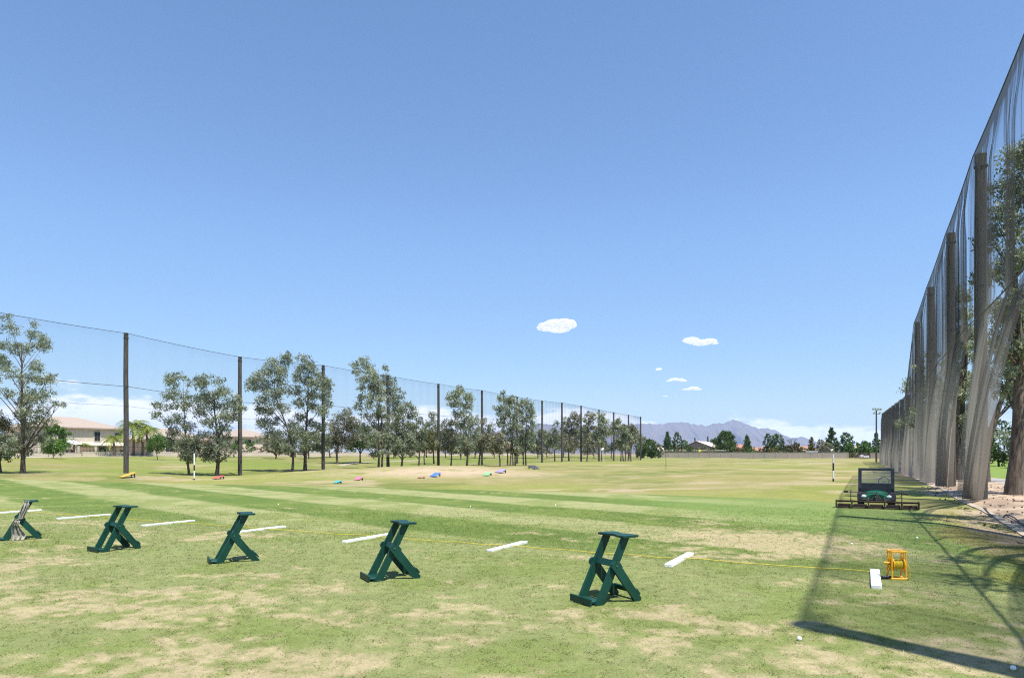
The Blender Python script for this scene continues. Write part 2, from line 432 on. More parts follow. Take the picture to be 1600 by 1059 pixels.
def build_ground():
    th = np.concatenate([np.linspace(-180, -46, 34)[:-1], np.linspace(-46, 46, 760), np.linspace(46, 180, 34)[1:-1]])
    th = np.radians(th)
    r = np.concatenate([[1.2, 2.4, 3.4], np.geomspace(4.2, 420, 470), np.geomspace(430, 14000, 46)])
    T, RR = np.meshgrid(th, r)
    X = RR * np.sin(T); Y = RR * np.cos(T)
    Z = G(X, Y)
    nr, nt = X.shape
    V = np.stack([X, Y, Z], -1).reshape(-1, 3)
    i = np.arange(nr - 1)[:, None]; j = np.arange(nt)[None, :]; j2 = (j + 1) % nt
    Q = np.stack([i * nt + j, i * nt + j2, (i + 1) * nt + j2, (i + 1) * nt + j], -1).reshape(-1, 4)[:, ::-1]
    V = np.vstack([V, [[0, 0, Gs(0, 0)]]])
    me = np_mesh('ground', V, Q, True)
    c, cov, tee = ground_colour(V[:, 0], V[:, 1])
    col_attr(me, 'tint', c)
    t = NT('turf_and_soil')
    a = t.n('ShaderNodeAttribute', attribute_name='tint'); g = t.n('ShaderNodeNewGeometry')
    n1 = t.n('ShaderNodeTexNoise', i_Scale=38.0, i_Detail=5.0, i_Roughness=.75); t.l(g.outputs['Position'], n1.inputs['Vector'])
    n2 = t.n('ShaderNodeTexNoise', i_Scale=5.0, i_Detail=6.0, i_Roughness=.7); t.l(g.outputs['Position'], n2.inputs['Vector'])
    n3 = t.n('ShaderNodeTexNoise', i_Scale=.9, i_Detail=7.0, i_Roughness=.7); t.l(g.outputs['Position'], n3.inputs['Vector'])
    f = t.math('MULTIPLY', t.math('ADD', t.math('MULTIPLY', n1.outputs['Fac'], .9), .55), t.math('ADD', t.math('MULTIPLY', n2.outputs['Fac'], .7), .65))
    f = t.math('MULTIPLY', f, t.math('ADD', t.math('MULTIPLY', n3.outputs['Fac'], .5), .75))
    vm = t.n('ShaderNodeVectorMath', operation='SCALE'); t.l(a.outputs['Color'], vm.inputs[0]); t.l(f, vm.inputs['Scale'])
    p = t.n('ShaderNodeBsdfPrincipled', i_Roughness=.95); p.inputs['Specular IOR Level'].default_value = .12
    t.l(vm.outputs[0], p.inputs['Base Color'])
    b = t.n('ShaderNodeBump', i_Strength=.55, i_Distance=.03); t.l(t.math('ADD', n1.outputs['Fac'], n2.outputs['Fac']), b.inputs['Height']); t.l(b.outputs[0], p.inputs['Normal'])
    t.l(p.outputs[0], t.out.inputs[0])
    tag(link('ground', me, t.m), kind='structure')
build_ground()

def build_grass():
    g = np.random.default_rng(11)
    Xs = []; Ys = []; Sz = []
    for z0, z1, dens, sz in ((4.5, 7.5, 3600, 1.0), (7.5, 11, 2000, 1.25), (11, 16, 1000, 1.7), (16, 23, 330, 2.2)):
        area = (1.62 * (z0 + z1) / 2 + 3) * (z1 - z0); n = int(area * dens)
        y = np.sqrt(g.uniform(z0 ** 2, z1 ** 2, n)); x = g.uniform(-1, 1, n) * (.81 * y + 1.5)
        Xs.append(x); Ys.append(y); Sz.append(np.full(n, sz))
    x = np.concatenate(Xs); y = np.concatenate(Ys); s = np.concatenate(Sz)
    c, cov, tee = ground_colour(x, y); u, t = ut(x, y)
    keep = (g.uniform(0, 1, len(x)) < (.08 + .92 * cov) * sstep(23, 17, y)) & (u < 3.1)
    x, y, s, c, tee = x[keep], y[keep], s[keep], c[keep], tee[keep]
    n = len(x)
    tuft = sstep(.45, .8, vnoise(x / .07, y / .07, 97)); hgt_ = (.007 + .010 * g.uniform(0, 1, n)) * (.75 + 1.1 * tuft) * s ** .75 * np.where(tee > .5, 1, 1.3)
    wid = (.0045 + .003 * g.uniform(0, 1, n)) * s
    ang = g.uniform(0, 2 * np.pi, n); lean = g.uniform(0, 2 * np.pi, n); ll = hgt_ * g.uniform(.7, 2.6, n)
    z = G(x, y) - .003
    dx, dy = np.cos(ang) * wid / 2, np.sin(ang) * wid / 2
    P = np.empty((n, 3, 3))
    P[:, 0] = np.stack([x - dx, y - dy, z], -1); P[:, 1] = np.stack([x + dx, y + dy, z], -1)
    P[:, 2] = np.stack([x + np.cos(lean) * ll, y + np.sin(lean) * ll, z + hgt_], -1)
    me = np_mesh('grass', P.reshape(-1, 3), np.arange(3 * n).reshape(-1, 3))
    k = g.uniform(.68, 1.95, (n, 1)) * (1.1 - .18 * tuft[:, None]); straw = (g.uniform(0, 1, (n, 1)) < .20) * g.uniform(.3, 1.0, (n, 1))
    gm = (g.uniform(0, 1, (n, 1)) < .30) & (tee[:, None] > .5); cc = np.where(gm, np.array((.15, .20, .06)), c) * k; cc = cc + (np.array((.42, .36, .20)) - cc) * straw
    col_attr(me, 'tint', np.repeat(np.clip(cc, 0, 1), 3, 0))
    t = NT('grass_blades'); a = t.n('ShaderNodeAttribute', attribute_name='tint')
    d = t.n('ShaderNodeBsdfDiffuse'); t.l(a.outputs['Color'], d.inputs[0]); tr = t.n('ShaderNodeBsdfTranslucent'); t.l(a.outputs['Color'], tr.inputs[0])
    mx = t.n('ShaderNodeMixShader'); mx.inputs[0].default_value = .35; t.l(d.outputs[0], mx.inputs[1]); t.l(tr.outputs[0], mx.inputs[2]); t.l(mx.outputs[0], t.out.inputs[0])
    tag(link('grass', me, t.m), kind='stuff')
build_grass()

def ribbon(name, pts_uv, half, m, lift=.006, kind='structure', h=0.0):
    """a strip draped on the ground along a line of (x, y) points"""
    V = []; Fc = []
    P = [Vector((p[0], p[1])) for p in pts_uv]
    for i, p in enumerate(P):
        d = (P[min(i + 1, len(P) - 1)] - P[max(i - 1, 0)]).normalized(); q = Vector((-d.y, d.x))
        for k in np.linspace(-1, 1, 5):
            w = p + q * half * k
            V.append((w.x, w.y, Gs(w.x, w.y) + lift + h))
    nn = 5
    for i in range(len(P) - 1):
        for k in range(nn - 1):
            Fc.append((i * nn + k, i * nn + k + 1, (i + 1) * nn + k + 1, (i + 1) * nn + k))
    mb = MB(); mb.add(V, Fc)
    if h:
        b = len(mb.v)
        for v in V: mb.v.append((v[0], v[1], v[2] - h - .05))
        for i in range(len(P) - 1):
            mb.f.append((i * nn, (i + 1) * nn, b + (i + 1) * nn, b + i * nn)); k = nn - 1
            mb.f.append((i * nn + k, b + i * nn + k, b + (i + 1) * nn + k, (i + 1) * nn + k))
        mb.f.append((0, b, b + nn - 1, nn - 1)); e = (len(P) - 1) * nn; mb.f.append((e, e + nn - 1, b + e + nn - 1, b + e))
    return tag(mb.build(name, m, None, True), kind=kind)

path_m = paint('path_asphalt', (.30, .275, .25), .95, .18, 1.5, bump=.3)
ribbon('path', [tuple(utw(7.6, t)[:2]) for t in np.linspace(6, 150, 100)], 1.35, path_m)
P0 = at(530, 729); P1 = at(628, 720.5)
ribbon('footpath', [(P0.x + (P1.x - P0.x) * k - 3 * math.sin(k * 3.1), P0.y + (P1.y - P0.y) * k) for k in np.linspace(.1, 1.25, 30)], .6, paint('dusty_path', (.38, .33, .26), .95, .2, 1.5, bump=.3), .02)
ribbon('kerb', [tuple(utw(3.25, t)[:2]) for t in np.linspace(8, 60, 60)], .085, paint('dusty_kerb', (.33, .27, .205), .95, .35, 1.6, bump=.4), .0, h=.03)
ribbon('pavement', [tuple(utw(-106.2, t)[:2]) for t in np.linspace(-20, 300, 80)], 1.3, M['concrete'], .02)

# ------------------------------------------------------------------ netting
ORD = 'first second third fourth fifth sixth seventh eighth ninth tenth eleventh twelfth thirteenth fourteenth fifteenth'.split()

def pole(loc, H, r, label, group, seed):
    g = random.Random(seed); root = empty('net_pole', loc, g.uniform(0, 6))
    tag(root, label, 'pole', group)
    mb = MB(); mb.tube([(0, 0, -.4), (g.uniform(-.02, .02), 0, H * .35), (g.uniform(-.02, .02), g.uniform(-.02, .02), H * .7), (0, 0, H)], [r * 1.06, r * 1.03, r * .98, r * .93], 16)
    mb.build('post', M['wood_pole'], root, True)
    c = MB(); c.tube([(0, 0, H + .001), (0, 0, H + .05)], [r * .99, r * .9], 14); c.build('cap', M['cable'], root, True)
    for hh in (H * .965, H * .62, H * .31):
        k = MB(); k.tube([(0, 0, hh), (0, 0, hh + .07)], [r * 1.1, r * 1.1], 14); k.build('band', M['cable'], root, True)
    return root

LP = [(197, 521), (375, 558), (505, 571), (606, 587), (685, 600), (753, 610), (808, 620), (847, 626), (878, 629), (908, 634), (936, 640), (959, 644), (982, 648), (1001, 651)]
left = []
for px, py in LP:
    z = pxz(px, -57.0); p = atz(px, z); left.append((p, hgt(py, z)))
p0 = left[0][0] - Vector((*(AX * 11.9), 0)); p0.z = Gs(p0.x, p0.y)
left.insert(0, (p0, left[0][1] + .05))
GL = 'net poles in the long row across the range'
for i, (p, top) in enumerate(left):
    lb = ('wooden net pole just before the long row enters the view by the houses' if i == 0 else
          f'{ORD[i - 1]} tall wooden net pole of the far row, counting from the tan house end' if i < 14 else
          'last net pole of the far row, standing before the dark green pines')
    pole(p, top - p.z, .195, lb, GL, 100 + i)

def net_sheet(name, bays, label, dens, fold, cables, right=False):
    """bays: list of (p, topz) posts; one sheet of netting hung in folds from the top cable"""
    root = empty(name, bays[0][0]); tag(root, label, 'net')
    o = bays[0][0]; g = np.random.default_rng(5)
    V = []; Q = []; D = []; U = []; base = 0
    for b in range(len(bays) - 1):
        (pa, ta), (pb, tb) = bays[b], bays[b + 1]
        ns, nh = (280, 44) if right else (36, 12)
        s = np.linspace(0, 1, ns); hh = np.linspace(0, 1, nh) ** .8
        S, Hh = np.meshgrid(s, hh)
        L = (pb - pa).length
        Xb = pa.x + (pb.x - pa.x) * S; Yb = pa.y + (pb.y - pa.y) * S
        Zg = G(Xb, Yb)
        top = ta + (tb - ta) * S - .09 * L / 12 * 4 * S * (1 - S)
        dn = np.full(S.shape, dens); dust = np.zeros(S.shape)
        if right:
            n_ = g.uniform(2.6, 4.2); phs = g.uniform(0, 6.28, 6)
            low = sstep(.50, .02, Hh)                                  # below the middle cable
            pull = (g.uniform(.80, .88) if b < 3 else g.uniform(.10, .55)) if b != 1 else .955
            S2 = S + (1 - S) * np.clip((.50 - Hh) / .48, 0, 1) ** .62 * pull                        # drawn aside like a curtain towards the far post
            wave = (np.sin(S * n_ * 6.283 + phs[0] + 1.4 * np.sin(S * 7 + phs[1])) + .6 * np.sin(S * n_ * 2.3 * 6.283 + phs[2] + Hh * 1.2) + .34 * np.sin(S * n_ * 4.7 * 6.283 + phs[3] - Hh) + .16 * np.sin(S * n_ * 10.3 * 6.283 + phs[5]))
            edge = np.minimum(S, 1 - S) * 2
            amp = fold * (.55 * sstep(1.0, .80, Hh) + .45 * low + .3 * sstep(.3, .0, edge) * sstep(1, .9, Hh))
            offs = wave * amp - (.10 * sstep(1, .85, Hh)) - .13 * np.sin(np.clip(low, 0, 1) * 2.6) * (.4 + .6 * S)
            Xb = pa.x + (pb.x - pa.x) * S2; Yb = pa.y + (pb.y - pa.y) * S2
            offs = offs - .21
            dust = sstep(.62, .12, Hh + .10 * np.sin(S * 9 + phs[4])) * .95 + .05
            dn = dn * (.62 + .38 * sstep(.92, .5, Hh)) * (1 + 2.4 * low) * (.50 + .9 * fbm(S * 9 + b * 31, Hh * 1.5, 2, 3) ** 1.4) * (.72 + .56 * vnoise(S * 60 + b * 31, Hh * 2.0, 6)) * (1.35 if b > 1 else 1.05)
            dn = np.where(Hh > .98, dn * (1.8 if b < 2 else .8), dn)
            zz = Zg + .02 + (top - Zg) * Hh - .05 * low
            zz = np.maximum(zz, G(Xb, Yb) + .02)
        else:
            offs = .14 * np.sin(S * 3.14) * Hh + .05 * np.sin(S * 40 + b)
            dn = dn * np.where(Hh > .97, 1.6, 1.0)
            zz = Zg + .05 + (top - Zg) * Hh
        Xb = Xb + PX[0] * offs; Yb = Yb + PX[1] * offs
        P = np.stack([Xb - o.x, Yb - o.y, zz - o.z], -1).reshape(-1, 3)
        i = np.arange(nh - 1)[:, None]; j = np.arange(ns - 1)[None, :]
        Q.append((np.stack([i * ns + j, i * ns + j + 1, (i + 1) * ns + j + 1, (i + 1) * ns + j], -1).reshape(-1, 4)) + base)
        V.append(P); D.append(dn.ravel()); U.append(dust.ravel()); base += len(P)
    me = np_mesh('netting', np.vstack(V), np.vstack(Q), True)
    flt_attr(me, 'dens', np.concatenate(D)); flt_attr(me, 'dust', np.concatenate(U))
    link('netting', me, M['net'], root)
    for cname, frac, rad, sag in cables:
        mb = MB()
        for b in range(len(bays) - 1):
            (pa, ta), (pb, tb) = bays[b], bays[b + 1]; pts = []
            for k in np.linspace(0, 1, 13):
                p = pa.lerp(pb, k); zt = (ta + (tb - ta) * k - p.z) * frac + p.z - sag * 4 * k * (1 - k)
                q = (-.24 if cname == 'top_cable' else -.50) if right else .2
                pts.append((p.x - o.x + PX[0] * q, p.y - o.y + PX[1] * q, zt - o.z))
            mb.tube(pts, rad, 6, False)
        mb.build(cname, M['cable'], root, True)
    return root

net_sheet('range_net', left, 'long sheer net across the far side of the range, before the gum trees', .058, 0,
          (('top_cable', 1.0, .022, .09), ('middle_cable', .62, .022, .05), ('lower_cable', .48, .010, .05)))

RS = [-22.2, -9.2, 2.4, 11.8, 23, 34.8, 46.8, 58.5, 70.2, 81.9, 93.6, 105.4, 117.2, 129, 140.5]
right_ = []
for s in RS:
    x = 16.0 + AX[0] * s; y = 22.4 + AX[1] * s
    p = Vector((x, y, Gs(x, y))); right_.append((p, 12.6 - .0165 * max(s, -4) - (.55 if s < 0 else 0) if s < 40 else 7.2 + (s - 46.8) * .034))   # the far posts of the row are lower
GR = 'net poles in the near row beside the trees'
for i, (p, top) in enumerate(right_):
    lb = (('net pole outside the view, casting the long dark shadow over the turf below the reel' if i == 0 else 'net pole outside the view whose thin shadow tip ends near the utility cart') if i < 2 else
          f'{ORD[i - 2]} net pole of the near row along the trees, counting away from the yellow reel')
    pole(p, top - p.z + (.10 if i == 0 else 0), .20, lb, GR, 200 + i)
right_[0] = (right_[0][0], 11.85)
net_sheet('range_net', right_, 'tall dark net hanging in gathered folds beside the tree-lined path', .135, .19,
          (('top_cable', 1.0, .02, .09), ('middle_cable', .5, .02, .10)), True)

# ------------------------------------------------------------------ trees
def leaves_mesh(cl, g, leaf, dens, wr, droop, spiky=False, flat=.0):
    """cl: clumps (x, y, z, r). Returns crown mesh of many leaf-sized faces in sprays."""
    Ps = []; Ts = []
    for (cx, cy, cz, r) in cl:
        nl = int(max(16, 1.95 * dens * math.pi * r * r / (leaf * leaf * wr * .5)))
        ns = max(5, min(26, nl // 10))
        d = g.normal(size=(ns, 3)); d /= np.linalg.norm(d, axis=1)[:, None]
        rr = r * g.uniform(.15, 1.0, ns) ** .6
        sub = d * rr[:, None] * (1, 1, .85) + (cx, cy, cz)
        tone = g.uniform(.12, .88, ns)
        k = g.integers(0, ns, nl)
        p = sub[k] + g.normal(size=(nl, 3)) * r * .17
        Ps.append((p, tone[k] + g.normal(size=nl) * .16, np.tile((cx, cy, cz), (nl, 1))))
    p = np.vstack([a for a, b, c in Ps]); tone = np.concatenate([b for a, b, c in Ps]); cen = np.vstack([c for a, b, c in Ps])
    n = len(p)
    if spiky:
        ax = p - cen + g.normal(size=(n, 3)) * .15 + (0, 0, .12)
        ax += np.abs(g.normal(size=(n, 3))) * (0, 0, .25)
    else:
        ax = g.normal(size=(n, 3)) + (0, 0, -droop)
    ax /= np.linalg.norm(ax, axis=1)[:, None] + 1e-9
    sd = np.cross(ax, g.normal(size=(n, 3))); sd /= np.linalg.norm(sd, axis=1)[:, None] + 1e-9
    L = leaf * g.uniform(.65, 1.35, n)[:, None]; W = L * wr * g.uniform(.7, 1.2, n)[:, None]
    V = np.stack([p - ax * L * .5, p + sd * W * .5, p + ax * L * .5, p - sd * W * .5], 1).reshape(-1, 3)
    me = np_mesh('crown', V, np.arange(4 * n).reshape(-1, 4))
    flt_attr(me, 'tone', np.repeat(np.clip(tone, 0, 1), 4))
    return me

def wood(root, trunks, cl, g, tr, bark, limb=True):
    H = max(c[2] for c in cl); zmin = min(c[2] - c[3] for c in cl)
    mbs = []
    tl = []
    for (bx, by) in trunks:
        near = sorted(cl, key=lambda c: abs(c[0] - bx) + abs(c[1] - by))[:max(3, len(cl) // len(trunks))]
        mx = sum(c[0] for c in near) / len(near); my = sum(c[1] for c in near) / len(near)
        pts = []; n = 9; ht = H * .86
        w1, w2 = g.uniform(-.25, .25), g.uniform(-.25, .25)
        for i in range(n):
            k = i / (n - 1)
            e = sstep(0.15, 1.0, k)
            pts.append(Vector((bx + (mx - bx) * e + w1 * math.sin(k * 5), by + (my - by) * e + w2 * math.sin(k * 4 + 1), -.25 + (ht + .25) * k)))
        rad = [tr * (1.25 if i == 0 else 1.0) * (1 - .86 * i / (n - 1)) for i in range(n)]
        tl.append((pts, rad)); mb = MB(); mb.tube(pts, rad, 9); mbs.append(mb)
    if limb:
        for c in cl:
            if g.uniform(0, 1) < .4: continue
            ti = min(range(len(tl)), key=lambda i: (Vector(c[:3]).xy - tl[i][0][4].xy).length)
            pts, rad = tl[ti]
            hd = math.hypot(c[0] - pts[5].x, c[1] - pts[5].y)
            z0 = max(zmin * .8, min(c[2] - 1.0 * hd - .3, H * .72)); z0 = max(z0, H * .13)
            k = min(max((z0 + .25) / (H * .86 + .25), 0), .97) * 8; i = int(k)
            a = pts[i].lerp(pts[min(i + 1, 8)], k - i); r0 = min(rad[i] * .42, .05 + .02 * tr / .15)
            e = Vector(c[:3]) + Vector((0, 0, c[3] * .25)); m = a.lerp(e, .5) + Vector((g.uniform(-.12, .12), g.uniform(-.12, .12), g.uniform(0, .3))) * max(.3, (e - a).length * .4)
            q = [a * (1 - s) ** 2 + m * 2 * s * (1 - s) + e * s * s for s in (0, .25, .5, .75, 1)]
            mbs[ti].tube(q, [r0, r0 * .8, r0 * .55, r0 * .35, r0 * .15], 5, False)
            for _ in range(2):
                e2 = e + Vector((g.uniform(-1, 1), g.uniform(-1, 1), g.uniform(-.5, 1))) * c[3] * .9
                mbs[ti].tube([q[3], q[3].lerp(e2, .5) + Vector((0, 0, .06)), e2], [r0 * .3, r0 * .2, r0 * .08], 4, False)
    for mb in mbs: mb.build('trunk', bark, root, True)

def tree(name, base, cl, label, group, leafm, trunks=((0, 0),), leaf=.2, dens=1.2, wr=.34, droop=.8, tr=.16, bark=None, seed=0, spiky=False, cat='tree', limb=True):
    g = np.random.default_rng(seed)
    root = empty(name, base); tag(root, label, cat, group)
    wood(root, trunks, cl, g, tr, bark or M['bark'], limb)
    link('crown', leaves_mesh(cl, g, leaf, dens, wr, droop, spiky), leafm, root)
    return root

def px_tree(bx, by, pts, label, r=9, z=None, leafm=None, extra=(), group='gum trees behind the far net', name='gum_tree', seed=0, dens=1.15, tr=.15, leaf=None, spread=1.0, **kw):
    base = atz(bx, z) if z else at(bx, by)
    z = base.y; g = random.Random(seed * 3 + 1); s = z / F
    cl = []
    if group.startswith('gum trees behind') and z < 130: pts = list(pts) + [(bx + g.uniform(-15, 17) * 75 / z, by - g.uniform(24, 44) * 75 / z, 8 * 75 / z) for _ in range(4)]
    half = (max(p[0] for p in pts) - min(p[0] for p in pts)) * .5 * s + 1e-3
    mid = sum(p[0] for p in pts) / len(pts)
    for p in pts:
        rr = (p[2] if len(p) > 2 else r) * s * 1.14
        dd = max(.25, 1 - (abs(p[0] - mid) * s / half) ** 2) ** .5 * half * .75 * spread
        for q in range(2):
            dy = g.uniform(-dd, dd)
            cl.append(((p[0] - bx) * s + g.uniform(-.3, .3) * rr, dy, hgt(p[1], z) - base.z + g.uniform(-.3, .3) * rr, rr * g.uniform(.8, 1.1)))
    tk = [(0, 0)] + [((e - bx) * s, g.uniform(-.4, .4)) for e in extra]
    return tree(name, base, cl, label, group, leafm or M['euc'], tk, leaf or max(.13, z * .0031), dens * .62, tr=tr, seed=seed, **kw)

px_tree(33, 737, [(37, 503, 8), (29, 520), (16, 541), (40, 533), (70, 527, 8), (71, 546, 9), (10, 567), (37, 567), (8, 594), (50, 591), (69, 594, 10), (90, 596, 10), (34, 612), (58, 615), (74, 625, 10), (103, 630, 8), (16, 628), (40, 638), (26, 665), (53, 662), (42, 683), (13, 649), (-15, 560), (-18, 600), (-12, 640), (24, 548), (62, 650, 10), (8, 680), (30, 700, 9)],
        'tallest wispy gum tree before the tan house, lower branches drooping', r=12, z=60, seed=1, tr=.2, leafm=M['euc'])
px_tree(3, 739, [(0, 690, 15), (-12, 665, 18), (12, 705, 12), (-20, 700, 16), (2, 668, 14), (-30, 680, 16)], 'low bushy gum tree cut off by the picture edge beside the tallest gum', z=61, seed=2, tr=.13, leafm=M['olive'])
px_tree(297, 742, [(275, 586, 7), (269, 598), (282, 596), (269, 617), (286, 620), (243, 632, 8), (248, 649, 8), (267, 636), (294, 632), (280, 658), (296, 666), (273, 673), (303, 681), (277, 696), (292, 696), (282, 709), (292, 720, 6), (311, 690, 8), (263, 660, 8), (264, 690, 8)],
        'slim gum tree between the first two net poles, beside a banded marker stake', r=10, z=67, seed=3, tr=.12)
px_tree(338, 742, [(318, 596), (330, 594), (307, 602, 7), (341, 613), (326, 617), (352, 615), (311, 622), (330, 632), (350, 632), (365, 624), (379, 636, 8), (367, 647), (322, 643), (356, 653), (333, 662), (352, 666), (328, 681), (348, 683), (333, 698), (356, 696), (350, 715, 7), (326, 707, 7), (362, 709, 7)],
        'thick-trunked gum tree behind the red target panel', r=10, z=67.5, seed=4, tr=.2)
px_tree(456, 735, [(406, 590), (420, 584), (398, 601), (430, 572), (416, 603), (432, 594), (439, 580), (410, 623), (428, 619), (406, 637), (424, 639), (441, 609), (408, 659), (426, 659), (443, 639), (420, 677), (437, 675), (436, 691), (453, 663), (449, 691), (459, 679), (415, 690, 8)],
        'broad leafy gum tree whose crown leans toward the second net pole', r=11, z=76, seed=5, tr=.15)
px_tree(477, 733, [(451, 556, 8), (449, 566), (475, 562, 8), (465, 574), (485, 570), (491, 584), (469, 590), (507, 590), (515, 601, 8), (483, 597), (499, 601), (465, 607), (487, 615), (507, 615), (513, 631, 7), (469, 629), (491, 633), (503, 643), (467, 651), (483, 659), (501, 667, 8), (469, 669), (483, 683)],
        'tall gum tree with its crown reaching past the third net pole', r=10, z=78, seed=6, tr=.2)
px_tree(591, 730, [(567, 565, 8), (556, 571, 7), (571, 575), (558, 584, 7), (582, 584), (567, 593), (586, 592), (577, 605), (565, 607, 7), (592, 607), (562, 622, 6), (579, 620), (596, 622), (563, 635), (580, 635), (596, 637), (573, 650), (590, 650), (601, 652), (571, 667), (584, 667), (597, 667), (573, 682), (588, 680), (601, 682), (594, 693)],
        'tall two-stemmed gum tree standing just before the fourth net pole', r=9, z=88, seed=7, tr=.14, extra=(596,))
px_tree(607, 727, [(604, 576, 5), (603, 588, 7), (614, 597), (599, 597, 7), (616, 610), (605, 612), (622, 622), (612, 629), (622, 637), (614, 648), (618, 662), (606, 670)],
        'narrow gum tree rising directly behind the fourth net pole', r=9, z=95, seed=8, tr=.15)
px_tree(627, 728, [(637, 631, 7), (645, 639, 7), (629, 639), (626, 652), (641, 650), (618, 663), (633, 665), (645, 665), (622, 678), (637, 680), (626, 693), (641, 693), (628, 705, 6), (641, 708, 6)],
        'shorter rounded gum tree just past the fourth net pole', r=9, z=90, seed=9, tr=.15)
px_tree(653, 728, [(654, 656, 6), (648, 668, 7), (660, 662, 6), (655, 680), (664, 675), (646, 690), (660, 695)],
        'small dark-stemmed gum tree midway between the fourth and fifth poles', r=8, z=92, seed=10, tr=.13)
px_tree(664, 716, [(663, 672, 7), (672, 680), (655, 685), (668, 693), (660, 700), (676, 698)], 'yellow-green bushy tree behind the fifth net pole', r=9, z=112, seed=11, leafm=M['olive'], name='bushy_tree', tr=.12)
px_tree(678, 716, [(677, 650, 7), (674, 661), (680, 672), (688, 665), (690, 682), (680, 692), (668, 662, 6)], 'grey wispy gum tree directly behind the fifth net pole', r=8, z=118, seed=12)
px_tree(729, 725, [(719, 608, 7), (704, 619, 7), (713, 617), (726, 616), (732, 622), (708, 632), (720, 631), (731, 635), (717, 646), (729, 647), (738, 656), (726, 659), (720, 668), (735, 670), (743, 665), (728, 680), (741, 680), (720, 692), (732, 692)],
        'tall top-heavy gum tree between the fifth and sixth poles', r=8, z=98, seed=13, tr=.17)
px_tree(704, 724, [(701, 662), (710, 661), (695, 675), (705, 675), (713, 680), (696, 688), (707, 693), (690, 690)], 'low brownish gum tree just past the fifth net pole', r=8, z=101, seed=14, tr=.13, leafm=M['euc_brown'])
px_tree(748, 722, [(757, 658, 6), (764, 665, 7), (758, 672), (766, 679), (757, 684), (766, 690), (761, 699), (750, 690)], 'grey gum tree straddling the sixth net pole', r=8, z=108, seed=15, leafm=M['euc_brown'])
px_tree(781, 724, [(779, 687), (784, 681, 7), (775, 693), (787, 696), (778, 702, 6), (771, 688, 7)], 'short leaning gum tree midway between the sixth and seventh poles', r=8, z=104, seed=16, leafm=M['euc_brown'])
px_tree(797, 724, [(787, 613, 5), (784, 623, 7), (793, 625), (800, 625), (781, 637), (791, 638), (802, 638), (782, 649), (796, 650), (805, 650), (785, 661), (799, 662), (787, 675), (799, 676), (808, 669), (788, 687), (800, 688), (796, 700)],
        'dense many-stemmed gum tree at the seventh net pole', r=8, z=110, seed=17, tr=.12, extra=(793, 802, 805))
px_tree(818, 724, [(814, 631), (823, 632), (828, 640), (816, 644), (826, 652), (832, 650, 6), (817, 659), (829, 664), (819, 675), (829, 678), (817, 688), (828, 690), (832, 699, 6)],
        'two-stemmed gum tree just past the seventh net pole', r=8, z=112, seed=18, tr=.13, extra=(822,))
px_tree(867, 714, [(869, 662, 5), (866, 674), (867, 682), (862, 690), (869, 695), (873, 684), (856, 684)], 'dark small gum tree before the ninth net pole', r=7, z=150, seed=19)
px_tree(889, 711, [(895, 650), (885, 655), (900, 652), (904, 656), (882, 662), (892, 661), (901, 665), (884, 672), (894, 674), (902, 675), (882, 682), (892, 685), (900, 687), (887, 695), (896, 696), (889, 701)],
        'large spreading gum tree between the ninth and tenth poles', r=7, z=165, seed=20, leafm=M['euc_brown'], tr=.2)
px_tree(917, 717, [(920, 649), (926, 652), (915, 656), (922, 660), (916, 666), (925, 669), (917, 676), (914, 685), (920, 685), (916, 694)], 'slender gum tree just past the tenth net pole', r=6, z=152, seed=21, leafm=M['euc_brown'])
px_tree(940, 716, [(939, 650), (944, 655), (937, 659), (946, 661), (940, 667), (932, 672), (944, 675), (930, 684), (939, 685), (947, 672), (935, 692), (950, 680)], 'loose gum tree directly behind the eleventh net pole', r=6.5, z=160, seed=22)
px_tree(970, 716, [(970, 657, 5), (964, 660), (966, 667), (972, 669), (977, 672), (965, 677), (974, 680), (966, 687), (975, 690), (981, 682), (969, 696), (977, 697)], 'several-stemmed gum tree between the twelfth and thirteenth poles', r=6.5, z=165, seed=23, extra=(974, 977))
px_tree(986, 716, [(984, 667), (989, 669), (991, 675), (987, 680), (985, 692), (990, 686)], 'thin gum tree just past the thirteenth net pole', r=6, z=172, seed=24, leafm=M['euc_brown'])
px_tree(528, 713, [(545, 643, 7), (533, 652), (548, 656), (528, 667), (543, 669), (556, 663), (531, 682), (546, 682), (558, 680), (520, 675), (538, 692)], 'broad gum tree with a leaning trunk, behind the winding footpath', r=11, z=110, seed=25, leafm=M['euc_brown'], tr=.2)
px_tree(563, 714, [(563, 672), (572, 680), (556, 690), (566, 692), (578, 695), (550, 698, 8)], 'dark low tree in the shade behind the winding footpath', r=10, z=114, seed=26, leafm=M['pine'], name='dark_tree', bark=M['bark_dark'])

